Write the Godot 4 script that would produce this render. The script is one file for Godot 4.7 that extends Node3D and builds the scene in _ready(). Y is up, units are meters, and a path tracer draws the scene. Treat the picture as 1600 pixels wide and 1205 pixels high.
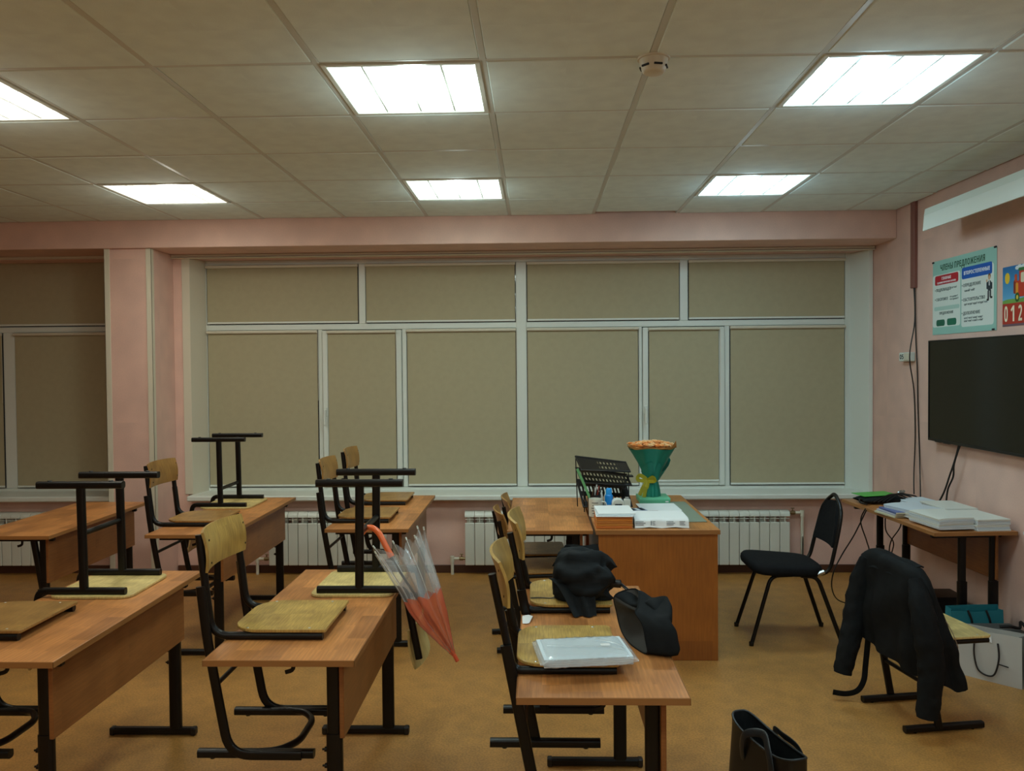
extends Node3D
# A school classroom at night: desks with chairs put up on them, window wall with roller blinds, teacher's desk.

const CEIL := 2.783
const WALL_X := 2.66
const WALL_Z := -6.5
const FRAME_Z := -6.70
const BEAM_Z := -6.09
const BEAM_Y := 2.576
const TILE := 0.62
const GRID_X := -1.429
const GRID_Z := -5.497
const DESK_H := 0.72

var names := {}
var mats := {}
var rng := RandomNumberGenerator.new()


# ---------------------------------------------------------------- mesh builder
class G:
	var v := PackedVector3Array()
	var n := PackedVector3Array()
	var ix := PackedInt32Array()

	func tri(a: Vector3, b: Vector3, c: Vector3, inside: Vector3) -> void:
		var nn := (b - a).cross(c - a)
		if nn.length_squared() < 1e-18:
			return
		nn = nn.normalized()
		var k := v.size()
		if nn.dot((a + b + c) / 3.0 - inside) < 0.0:
			nn = -nn
			v.append_array([a, b, c])
		else:
			v.append_array([a, c, b])
		n.append_array([nn, nn, nn])
		ix.append_array([k, k + 1, k + 2])

	func quad(a: Vector3, b: Vector3, c: Vector3, d: Vector3, inside: Vector3) -> void:
		tri(a, b, c, inside)
		tri(a, c, d, inside)

	# a chamfered box: centre, size, chamfer, turn
	func box(c: Vector3, s: Vector3, b := 0.002, turn := Basis()) -> void:
		var h := s * 0.5
		b = minf(b, minf(h.x, minf(h.y, h.z)) * 0.9)
		var p := {}
		for sx in [-1, 1]:
			for sy in [-1, 1]:
				for sz in [-1, 1]:
					var k := Vector3(sx, sy, sz)
					p[[sx, sy, sz, 0]] = c + turn * (k * Vector3(h.x, h.y - b, h.z - b))
					p[[sx, sy, sz, 1]] = c + turn * (k * Vector3(h.x - b, h.y, h.z - b))
					p[[sx, sy, sz, 2]] = c + turn * (k * Vector3(h.x - b, h.y - b, h.z))
		for s1 in [-1, 1]:
			quad(p[[s1, -1, -1, 0]], p[[s1, 1, -1, 0]], p[[s1, 1, 1, 0]], p[[s1, -1, 1, 0]], c)
			quad(p[[-1, s1, -1, 1]], p[[1, s1, -1, 1]], p[[1, s1, 1, 1]], p[[-1, s1, 1, 1]], c)
			quad(p[[-1, -1, s1, 2]], p[[1, -1, s1, 2]], p[[1, 1, s1, 2]], p[[-1, 1, s1, 2]], c)
			if b > 0.0:
				for s2 in [-1, 1]:
					quad(p[[s1, s2, -1, 0]], p[[s1, s2, 1, 0]], p[[s1, s2, 1, 1]], p[[s1, s2, -1, 1]], c)
					quad(p[[s1, -1, s2, 0]], p[[s1, 1, s2, 0]], p[[s1, 1, s2, 2]], p[[s1, -1, s2, 2]], c)
					quad(p[[-1, s1, s2, 1]], p[[1, s1, s2, 1]], p[[1, s1, s2, 2]], p[[-1, s1, s2, 2]], c)
					for s3 in [-1, 1]:
						tri(p[[s1, s2, s3, 0]], p[[s1, s2, s3, 1]], p[[s1, s2, s3, 2]], c)

	# a box given by two corners
	func span(a: Vector3, b: Vector3, ch := 0.002) -> void:
		box((a + b) * 0.5, (b - a).abs(), ch)

	# smooth surface through rows of points; rings when closed
	func grid(rows: Array, closed := true, ring_ends := false) -> void:
		var m: int = rows.size()
		var w: int = rows[0].size()
		var nn := PackedVector3Array()
		var total := 0.0
		for i in m:
			var mid := Vector3()
			for q in rows[i]:
				mid += q
			mid /= w
			for j in w:
				var jn := (j + 1) % w if closed else mini(j + 1, w - 1)
				var jp := (j + w - 1) % w if closed else maxi(j - 1, 0)
				var iu := (i + 1) % m if ring_ends else mini(i + 1, m - 1)
				var il := (i + m - 1) % m if ring_ends else maxi(i - 1, 0)
				var du: Vector3 = rows[i][jn] - rows[i][jp]
				var dv: Vector3 = rows[iu][j] - rows[il][j]
				var q := du.cross(dv)
				if q.length_squared() < 1e-20:
					q = (rows[mini(i + 2, m - 1)][j] - rows[maxi(i - 2, 0)][j]).cross(du)
				q = q.normalized()
				nn.append(q)
				total += q.dot(rows[i][j] - mid)
		var flip := total < 0.0 and closed
		var k := v.size()
		for i in m:
			v.append_array(rows[i])
		for q in nn:
			n.append(-q if flip else q)
		for i in (m if ring_ends else m - 1):
			for j in (w if closed else w - 1):
				var a := k + i * w + j
				var b := k + i * w + (j + 1) % w
				var c := k + ((i + 1) % m) * w + (j + 1) % w
				var d := k + ((i + 1) % m) * w + j
				if flip:
					ix.append_array([a, b, c, a, c, d])
				else:
					ix.append_array([a, c, b, a, d, c])

	func cap(ring: PackedVector3Array, inside: Vector3) -> void:
		var mid := Vector3()
		for q in ring:
			mid += q
		mid /= ring.size()
		for j in ring.size():
			tri(mid, ring[j], ring[(j + 1) % ring.size()], inside)

	# sweep of an oval or rounded-rectangle section along points
	func tube(pts: PackedVector3Array, ra: float, rb: float, up := Vector3.UP, seg := 10, power := 1.0, caps := true) -> void:
		var rows := []
		var side := Vector3()
		for i in pts.size():
			var t := (pts[mini(i + 1, pts.size() - 1)] - pts[maxi(i - 1, 0)]).normalized()
			if i == 0:
				side = t.cross(up)
				if side.length() < 0.05:
					side = t.cross(Vector3.RIGHT)
			side = (side - t * side.dot(t)).normalized()
			var other := side.cross(t).normalized()
			var row := PackedVector3Array()
			for j in seg:
				var a := TAU * (j + 0.5) / seg
				var ca := cos(a)
				var sa := sin(a)
				row.append(pts[i] + side * (signf(ca) * pow(absf(ca), power) * ra) + other * (signf(sa) * pow(absf(sa), power) * rb))
			rows.append(row)
		grid(rows)
		if caps:
			cap(rows[0], pts[1])
			cap(rows[-1], pts[-2])

	# profile of (radius, height) turned about an axis
	func lathe(prof: PackedVector2Array, c := Vector3(), seg := 20, axis := Basis()) -> void:
		var rows := []
		for q in prof:
			var row := PackedVector3Array()
			for j in seg:
				var a := TAU * j / seg
				row.append(c + axis * Vector3(q.x * cos(a), q.y, q.x * sin(a)))
			rows.append(row)
		grid(rows)

	# flat outline (x, y) pushed along z by h, then placed
	func extrude(poly: PackedVector2Array, h: float, xf := Transform3D(), inset := 0.0) -> void:
		var t := Geometry2D.triangulate_polygon(poly)
		var mid := Vector2()
		for q in poly:
			mid += q
		mid /= poly.size()
		var lo := PackedVector3Array()
		var hi := PackedVector3Array()
		var el := PackedVector3Array()
		var eh := PackedVector3Array()
		for q in poly:
			var q2 := q - (q - mid).normalized() * inset
			lo.append(xf * Vector3(q2.x, q2.y, 0))
			hi.append(xf * Vector3(q2.x, q2.y, h))
			el.append(xf * Vector3(q.x, q.y, minf(inset, h * 0.4)))
			eh.append(xf * Vector3(q.x, q.y, h - minf(inset, h * 0.4)))
		var down := xf * Vector3(mid.x, mid.y, -100)
		var over := xf * Vector3(mid.x, mid.y, 100)
		for i in range(0, t.size(), 3):
			tri(lo[t[i]], lo[t[i + 1]], lo[t[i + 2]], over)
			tri(hi[t[i]], hi[t[i + 1]], hi[t[i + 2]], down)
		var sgn := 1.0 if Geometry2D.is_polygon_clockwise(poly) else -1.0
		for i in poly.size():
			var j := (i + 1) % poly.size()
			var d := poly[j] - poly[i]
			var outn := Vector2(-d.y, d.x) * sgn
			var m2 := (poly[i] + poly[j]) * 0.5 - outn.normalized() * 0.0005
			var ins := xf * Vector3(m2.x, m2.y, h * 0.5)
			quad(el[i], el[j], eh[j], eh[i], ins)
			if inset > 0.0:
				quad(lo[i], lo[j], el[j], el[i], ins)
				quad(hi[i], hi[j], eh[j], eh[i], ins)

	# a sheet of points thickened along its normals
	func slab(rows: Array, th: float) -> void:
		var m: int = rows.size()
		var w: int = rows[0].size()
		var back := []
		for i in m:
			var r := PackedVector3Array()
			for j in w:
				var du: Vector3 = rows[i][mini(j + 1, w - 1)] - rows[i][maxi(j - 1, 0)]
				var dv: Vector3 = rows[mini(i + 1, m - 1)][j] - rows[maxi(i - 1, 0)][j]
				r.append(rows[i][j] - du.cross(dv).normalized() * th)
			back.append(r)
		grid(rows, false)
		var rev := []
		for i in m:
			var r: PackedVector3Array = back[i].duplicate()
			r.reverse()
			rev.append(r)
		grid(rev, false)
		for i in m - 1:
			for j in [0, w - 1]:
				var ins: Vector3 = (rows[i][1 if j == 0 else w - 2] + back[i + 1][1 if j == 0 else w - 2]) * 0.5
				quad(rows[i][j], rows[i + 1][j], back[i + 1][j], back[i][j], ins)
		for j in w - 1:
			for i in [0, m - 1]:
				var ins: Vector3 = (rows[1 if i == 0 else m - 2][j] + back[1 if i == 0 else m - 2][j + 1]) * 0.5
				quad(rows[i][j], rows[i][j + 1], back[i][j + 1], back[i][j], ins)

	# surface nets of a distance field
	func nets(lo: Vector3, hi: Vector3, cell: float, field: Callable) -> void:
		var nx := int((hi.x - lo.x) / cell) + 1
		var ny := int((hi.y - lo.y) / cell) + 1
		var nz := int((hi.z - lo.z) / cell) + 1
		var f := PackedFloat32Array()
		f.resize(nx * ny * nz)
		for z in nz:
			for y in ny:
				for x in nx:
					f[(z * ny + y) * nx + x] = field.call(lo + Vector3(x, y, z) * cell)
		var at := PackedInt32Array()
		at.resize(nx * ny * nz)
		at.fill(-1)
		var base := v.size()
		for z in nz - 1:
			for y in ny - 1:
				for x in nx - 1:
					var o := (z * ny + y) * nx + x
					var inside := 0
					var sum := Vector3()
					var cnt := 0
					var val := [f[o], f[o + 1], f[o + nx], f[o + nx + 1], f[o + nx * ny], f[o + nx * ny + 1], f[o + nx * ny + nx], f[o + nx * ny + nx + 1]]
					for q in 8:
						if val[q] < 0.0:
							inside += 1
					if inside == 0 or inside == 8:
						continue
					for e in [[0, 1], [2, 3], [4, 5], [6, 7], [0, 2], [1, 3], [4, 6], [5, 7], [0, 4], [1, 5], [2, 6], [3, 7]]:
						var a: float = val[e[0]]
						var b: float = val[e[1]]
						if (a < 0.0) != (b < 0.0):
							var t := a / (a - b)
							var pa := Vector3(e[0] & 1, (e[0] >> 1) & 1, e[0] >> 2)
							var pb := Vector3(e[1] & 1, (e[1] >> 1) & 1, e[1] >> 2)
							sum += pa.lerp(pb, t)
							cnt += 1
					at[o] = v.size()
					var gx: float = val[1] + val[3] + val[5] + val[7] - val[0] - val[2] - val[4] - val[6]
					var gy: float = val[2] + val[3] + val[6] + val[7] - val[0] - val[1] - val[4] - val[5]
					var gz: float = val[4] + val[5] + val[6] + val[7] - val[0] - val[1] - val[2] - val[3]
					v.append(lo + (Vector3(x, y, z) + sum / cnt) * cell)
					n.append(Vector3(gx, gy, gz).normalized())
		for z in range(1, nz - 1):
			for y in range(1, ny - 1):
				for x in range(1, nx - 1):
					var o := (z * ny + y) * nx + x
					for ax in 3:
						var step: int = [1, nx, nx * ny][ax]
						var s1: int = [nx, nx * ny, 1][ax]
						var s2: int = [nx * ny, 1, nx][ax]
						if (f[o] < 0.0) == (f[o + step] < 0.0):
							continue
						var a := at[o]
						var b := at[o - s1]
						var c := at[o - s1 - s2]
						var d := at[o - s2]
						if mini(mini(a, b), mini(c, d)) < base:
							continue
						if f[o] < 0.0:
							ix.append_array([a, c, b, a, d, c])
						else:
							ix.append_array([a, b, c, a, c, d])

	func mesh() -> ArrayMesh:
		var arr := []
		arr.resize(Mesh.ARRAY_MAX)
		arr[Mesh.ARRAY_VERTEX] = v
		arr[Mesh.ARRAY_NORMAL] = n
		arr[Mesh.ARRAY_INDEX] = ix
		var m := ArrayMesh.new()
		m.add_surface_from_arrays(Mesh.PRIMITIVE_TRIANGLES, arr)
		return m


# ---------------------------------------------------------------- naming
func numbered(called: String) -> String:
	if not names.has(called):
		names[called] = 0
		return called
	names[called] += 1
	return "%s_%03d" % [called, names[called]]


func tag(o: Node3D, label: String, category: String, group := "", kind := "") -> void:
	if label:
		o.set_meta("label", label)
	if category:
		o.set_meta("category", category)
	if group:
		o.set_meta("group", group)
	if kind:
		o.set_meta("kind", kind)


func thing(called: String, label: String, category: String, at := Vector3(), turn := 0.0, group := "") -> Node3D:
	var o := Node3D.new()
	o.name = numbered(called)
	add_child(o, true)
	o.position = at
	o.rotation.y = turn
	tag(o, label, category, group)
	return o


func part(called: String, g: G, m: Material, parent: Node3D, label := "") -> MeshInstance3D:
	var o := MeshInstance3D.new()
	o.name = called
	o.mesh = g.mesh()
	o.material_override = m
	o.cast_shadow = GeometryInstance3D.SHADOW_CASTING_SETTING_ON
	parent.add_child(o, true)
	if label:
		o.set_meta("label", label)
	return o


func solo(called: String, g: G, m: Material, label: String, category: String, at := Vector3(), turn := 0.0, group := "") -> MeshInstance3D:
	var o := part(numbered(called), g, m, self)
	o.position = at
	o.rotation.y = turn
	tag(o, label, category, group)
	return o


func struct(called: String, g: G, m: Material, label := "", category := "") -> MeshInstance3D:
	var o := part(numbered(called), g, m, self)
	tag(o, label, category, "", "structure")
	return o


func shell(called: String, label := "", category := "") -> Node3D:
	var o := Node3D.new()
	o.name = numbered(called)
	add_child(o, true)
	tag(o, label, category, "", "structure")
	return o


func copy(src: Node3D, label: String, at: Vector3, basis_in := Basis(), group := "") -> Node3D:
	var c: Node3D = src.duplicate()
	var base := String(src.name)
	c.name = numbered(base)
	add_child(c, true)
	c.transform = Transform3D(basis_in, at)
	c.set_meta("label", label)
	if group:
		c.set_meta("group", group)
	return c


# ---------------------------------------------------------------- outlines
func fillet(pts: Array, r: float, steps := 5) -> PackedVector3Array:
	var out := PackedVector3Array([pts[0]])
	for i in range(1, pts.size() - 1):
		var p: Vector3 = pts[i]
		var a: Vector3 = pts[i - 1] - p
		var b: Vector3 = pts[i + 1] - p
		var rr := minf(r, minf(a.length(), b.length()) * 0.48)
		var pa := p + a.normalized() * rr
		var pb := p + b.normalized() * rr
		for k in steps + 1:
			var t := float(k) / steps
			out.append(pa.lerp(p, t).lerp(p.lerp(pb, t), t))
	out.append(pts[-1])
	return out


func curve(pts: Array, steps := 6) -> PackedVector3Array:
	var out := PackedVector3Array()
	for i in pts.size() - 1:
		var p0: Vector3 = pts[maxi(i - 1, 0)]
		var p1: Vector3 = pts[i]
		var p2: Vector3 = pts[i + 1]
		var p3: Vector3 = pts[mini(i + 2, pts.size() - 1)]
		for k in steps:
			out.append(p1.cubic_interpolate(p2, p0, p3, float(k) / steps))
	out.append(pts[-1])
	return out


# rounded rectangle, radii in the order (-,-) (+,-) (+,+) (-,+)
func round_rect(a: Vector2, b: Vector2, radii: Array, steps := 5) -> PackedVector2Array:
	var out := PackedVector2Array()
	var cs := [Vector2(a.x, a.y), Vector2(b.x, a.y), Vector2(b.x, b.y), Vector2(a.x, b.y)]
	var dirs := [Vector2(1, 1), Vector2(-1, 1), Vector2(-1, -1), Vector2(1, -1)]
	for k in 4:
		var r: float = radii[k]
		var c: Vector2 = cs[k] + dirs[k] * r
		for s in steps + 1:
			var ang := PI + k * PI / 2 + s * PI / 2 / steps
			out.append(c + Vector2(cos(ang), sin(ang)) * r)
	return out


# ---------------------------------------------------------------- materials
func mat(called: String, c: Color, rough := 0.6, metal := 0.0) -> StandardMaterial3D:
	if mats.has(called):
		return mats[called]
	var m := StandardMaterial3D.new()
	m.resource_name = called
	m.albedo_color = c
	m.roughness = rough
	m.metallic = metal
	m.cull_mode = BaseMaterial3D.CULL_DISABLED
	mats[called] = m
	return m


func textured(called: String, im: Image, scale: float, rough := 0.6, world := false) -> StandardMaterial3D:
	var m := mat(called, Color.WHITE, rough)
	m.albedo_texture = ImageTexture.create_from_image(im)
	m.uv1_triplanar = true
	m.uv1_world_triplanar = world
	m.uv1_triplanar_sharpness = 8.0
	m.uv1_scale = Vector3.ONE * scale
	return m


func noise(seed_in: int, freq: float, oct := 3) -> FastNoiseLite:
	var f := FastNoiseLite.new()
	f.seed = seed_in
	f.frequency = freq
	f.fractal_octaves = oct
	f.noise_type = FastNoiseLite.TYPE_SIMPLEX
	return f


# planks and grain running along v (or u)
func wood(seed_in: int, base: Color, staves: int, tint: float, grain: float, along_u := false, size := 512) -> Image:
	var im := Image.create(size, size, false, Image.FORMAT_RGB8)
	var r := RandomNumberGenerator.new()
	r.seed = seed_in
	var f := noise(seed_in, 0.02, 3)
	var f2 := noise(seed_in + 1, 0.006, 2)
	var tones := []
	for i in staves * 3:
		tones.append(r.randf_range(-tint, tint))
	var shift := []
	for i in staves:
		shift.append(r.randf())
	for y in size:
		for x in size:
			var s := int(float(x) * staves / size) % staves
			var k := int(fposmod(float(y) / size + shift[s], 1.0) * 3.0)
			var t: float = tones[s * 3 + k]
			t += f.get_noise_2d(x * 6.0 + k * 700.0, y * 0.35 + s * 90.0) * grain
			t += f2.get_noise_2d(x, y) * grain * 0.8
			var c := Color(base.r * (1.0 + t), base.g * (1.0 + t * 1.15), base.b * (1.0 + t * 1.3))
			if along_u:
				im.set_pixel(y, x, c)
			else:
				im.set_pixel(x, y, c)
	return im


func speckle(seed_in: int, base: Color, amount: float, freq: float, big: float, size := 512) -> Image:
	var im := Image.create(size, size, false, Image.FORMAT_RGB8)
	var f := noise(seed_in, freq, 3)
	var f2 := noise(seed_in + 3, 0.008, 2)
	var f3 := noise(seed_in + 5, freq * 2.2, 1)
	for y in size:
		for x in size:
			var t := f.get_noise_2d(x, y) * amount + f2.get_noise_2d(x, y) * big + maxf(0.0, f3.get_noise_2d(x, y) - 0.35) * amount
			im.set_pixel(x, y, Color(base.r * (1.0 + t), base.g * (1.0 + t), base.b * (1.0 + t * 0.9)))
	return im


func make_materials() -> void:
	textured("wall_paint", speckle(11, Color(0.86, 0.71, 0.65), 0.02, 0.2, 0.03), 0.8, 0.62, true)
	textured("ceiling_tile", speckle(12, Color(0.88, 0.935, 0.925), 0.04, 0.35, 0.02), 1.7, 0.9)
	textured("floor_sheet", speckle(13, Color(0.655, 0.465, 0.235), 0.13, 0.09, 0.06, 1024), 0.7, 0.42, true)
	textured("desk_top", wood(21, Color(0.72, 0.47, 0.26), 9, 0.09, 0.09), 1.3, 0.36)
	textured("desk_panel", wood(22, Color(0.55, 0.34, 0.17), 3, 0.03, 0.07, true), 1.2, 0.42)
	textured("teacher_panel", wood(23, Color(0.585, 0.34, 0.125), 3, 0.05, 0.06), 1.1, 0.4)
	textured("teacher_top", wood(24, Color(0.70, 0.45, 0.22), 7, 0.06, 0.09), 1.2, 0.33)
	textured("plywood", wood(25, Color(0.71, 0.57, 0.30), 2, 0.03, 0.12), 2.2, 0.34)
	textured("plywood_pale", wood(26, Color(0.80, 0.70, 0.45), 2, 0.03, 0.10), 2.2, 0.4)
	textured("plywood_brown", wood(27, Color(0.60, 0.44, 0.23), 2, 0.04, 0.12), 2.2, 0.34)
	textured("blind_cloth", speckle(31, Color(0.68, 0.64, 0.52), 0.015, 0.45, 0.012), 3.0, 0.85)
	textured("black_cloth", speckle(32, Color(0.105, 0.11, 0.113), 0.2, 0.4, 0.1), 4.0, 0.75)
	textured("black_nylon", speckle(33, Color(0.125, 0.135, 0.14), 0.2, 0.4, 0.1), 5.0, 0.68)
	textured("seat_cloth", speckle(34, Color(0.10, 0.10, 0.105), 0.3, 0.5, 0.1), 6.0, 0.85)
	for soft in ["black_cloth", "black_nylon", "seat_cloth"]:
		mats[soft].metallic_specular = 0.22
	mat("ply_edge", Color(0.62, 0.50, 0.30), 0.6)
	mat("ply_edge_dark", Color(0.30, 0.2, 0.1), 0.6)
	mat("edge_band", Color(0.60, 0.40, 0.21), 0.45)
	mat("black_metal", Color(0.052, 0.041, 0.034), 0.36)
	mats["black_metal"].metallic_specular = 0.4
	mat("black_plastic", Color(0.045, 0.045, 0.047), 0.4)
	mat("white_plastic", Color(0.86, 0.875, 0.84), 0.35)
	mat("white_trim", Color(0.83, 0.80, 0.72), 0.45)
	mat("white_enamel", Color(0.84, 0.84, 0.79), 0.3)
	mat("slot_dark", Color(0.40, 0.43, 0.38), 0.6)
	mat("grid_white", Color(0.80, 0.82, 0.80), 0.5)
	mat("concrete", Color(0.22, 0.2, 0.18), 0.9)
	mat("brown_board", Color(0.30, 0.17, 0.10), 0.5)
	mat("steel", Color(0.75, 0.75, 0.74), 0.28, 1.0)
	mat("brass", Color(0.60, 0.52, 0.38), 0.4, 0.9)
	mat("paper", Color(0.90, 0.90, 0.89), 0.75)
	mat("paper_cool", Color(0.82, 0.86, 0.88), 0.75)
	mat("paper_cream", Color(0.88, 0.85, 0.74), 0.75)
	mat("ink", Color(0.10, 0.11, 0.13), 0.7)
	mat("cable", Color(0.055, 0.045, 0.042), 0.45)
	mat("conduit_pink", Color(0.52, 0.33, 0.29), 0.6)
	mat("screen", Color(0.018, 0.02, 0.021), 0.16)
	var pane := mat("pane", Color(0.85, 0.9, 0.9, 0.12), 0.05)
	pane.transparency = BaseMaterial3D.TRANSPARENCY_ALPHA
	var film := mat("clear_film", Color(0.93, 0.95, 0.96, 0.22), 0.12)
	film.transparency = BaseMaterial3D.TRANSPARENCY_ALPHA
	var film2 := mat("orange_film", Color(0.98, 0.50, 0.35, 0.5), 0.2)
	film2.transparency = BaseMaterial3D.TRANSPARENCY_ALPHA
	var smoke := mat("grey_film", Color(0.16, 0.15, 0.145, 0.75), 0.25)
	smoke.transparency = BaseMaterial3D.TRANSPARENCY_ALPHA


func pick(called: String) -> StandardMaterial3D:
	return mats[called]


# ---------------------------------------------------------------- scene
func _ready() -> void:
	rng.seed = 7
	# camera
	var cam := Camera3D.new()
	cam.name = "camera"
	cam.position = Vector3(0, 1.65, 0)
	cam.rotation = Vector3(-0.02257815, 0.03013484, -0.00851473)
	cam.fov = rad_to_deg(2.0 * atan(602.5 / 1270.0))
	cam.near = 0.05
	cam.far = 60.0
	add_child(cam)
	cam.current = true
	# surroundings: night outside, the lamps light the room
	var env := Environment.new()
	env.background_mode = Environment.BG_COLOR
	env.background_color = Color(0.01, 0.012, 0.02)
	env.ambient_light_source = Environment.AMBIENT_SOURCE_DISABLED
	env.tonemap_mode = Environment.TONE_MAPPER_LINEAR
	env.tonemap_exposure = 1.17
	env.sdfgi_enabled = true
	env.ssao_enabled = true
	env.ssil_enabled = true
	var we := WorldEnvironment.new()
	we.name = "surroundings"
	we.environment = env
	add_child(we)
	make_materials()
	# ceiling lamps: column, row (tiles), colour of the light, light
	var cool := Color(0.80, 0.95, 1.0)
	var mild := Color(0.90, 0.99, 0.97)
	var warm := Color(0.98, 0.985, 0.93)
	lamp(-2, 3, warm, 0.70, "leftmost ceiling light of the nearer row, cut off by the photo's left edge")
	lamp(1, 3, mild, 0.85, "large square ceiling light in the middle of the nearer row")
	lamp(4, 3, cool, 0.85, "bluish square ceiling light nearest the wall with the television")
	lamp(-2, 0, warm, 0.70, "far ceiling light above the left desks, beside the pillar")
	lamp(1, 0, mild, 0.80, "far ceiling light in the middle, before the window wall")
	lamp(4, 0, cool, 0.80, "far bluish ceiling light on the right, in front of the window wall")
	# the same rows go on behind the viewer
	lamp(-2, 7, warm, 0.45, "ceiling light behind the viewer, left of the first row")
	lamp(1, 7, mild, 0.62, "ceiling light behind the viewer, middle of the first row")
	lamp(4, 7, cool, 0.72, "ceiling light behind the viewer, right of the first row")
	lamp(-2, 11, warm, 0.9, "ceiling light behind the viewer, left of the second row")
	lamp(1, 11, mild, 0.9, "ceiling light behind the viewer, middle of the second row")
	lamp(4, 11, cool, 0.9, "ceiling light behind the viewer, right of the second row")

	room()
	ceiling()
	windows()
	desks()
	chairs()
	teacher_place()
	right_side()
	loose_things()


func lamp(col: int, row: int, tint: Color, power: float, label: String) -> void:
	var c := Vector3(GRID_X + (col + 0.5) * TILE, CEIL, GRID_Z + (row + 0.5) * TILE)
	var t := thing("ceiling_light", label, "ceiling light", c, 0.0, "square ceiling lights")
	var g := G.new()
	var h := TILE * 0.5 - 0.012
	for s in [-1, 1]:
		g.span(Vector3(s * h, -0.006, -h), Vector3(s * (h - 0.02), 0.04, h))
		g.span(Vector3(-h + 0.02, -0.006, s * h), Vector3(h - 0.02, 0.04, s * (h - 0.02)))
	part("frame", g, pick("white_plastic"), t)
	var glow: StandardMaterial3D = mat("lamp_glow_%d" % int(tint.b * 100), Color(0.9, 0.9, 0.9), 0.5)
	glow.emission_enabled = true
	glow.emission = tint
	glow.emission_energy_multiplier = 5.0
	g = G.new()
	g.span(Vector3(-h + 0.02, 0.02, -h + 0.02), Vector3(h - 0.02, 0.034, h - 0.02), 0.0)
	part("diffuser", g, glow, t)
	for k in 3:
		g = G.new()
		var x := lerpf(-h, h, (k + 1) / 4.0)
		g.span(Vector3(x - 0.004, 0.0, -h + 0.02), Vector3(x + 0.004, 0.02, h - 0.02), 0.001)
		part("louvre", g, pick("white_plastic"), t)
	for k in 4:
		g = G.new()
		var z := lerpf(-h, h, (k + 1) / 5.0)
		g.span(Vector3(-h + 0.02, 0.003, z - 0.002), Vector3(h - 0.02, 0.02, z + 0.002), 0.0)
		part("louvre", g, pick("white_plastic"), t)
	var l := AreaLight3D.new()
	l.name = "light"
	l.area_size = Vector2(0.54, 0.54)
	l.light_color = tint
	l.light_energy = power * 0.78
	l.shadow_enabled = true
	l.set("area_range", 14.0)
	l.set("area_attenuation", 2.0)
	l.position = Vector3(0, -0.02, 0)
	l.rotation.x = -PI / 2
	t.add_child(l, true)
	# light that leaves the louvres sideways and grazes the tiles around the lamp
	var spill := OmniLight3D.new()
	spill.name = "spill"
	spill.light_color = tint
	spill.light_energy = power * 0.09
	spill.light_size = 0.05
	spill.omni_range = 14.0
	spill.omni_attenuation = 2.0
	spill.shadow_enabled = true
	spill.position = Vector3(0, -0.115, 0)
	t.add_child(spill, true)


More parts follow.
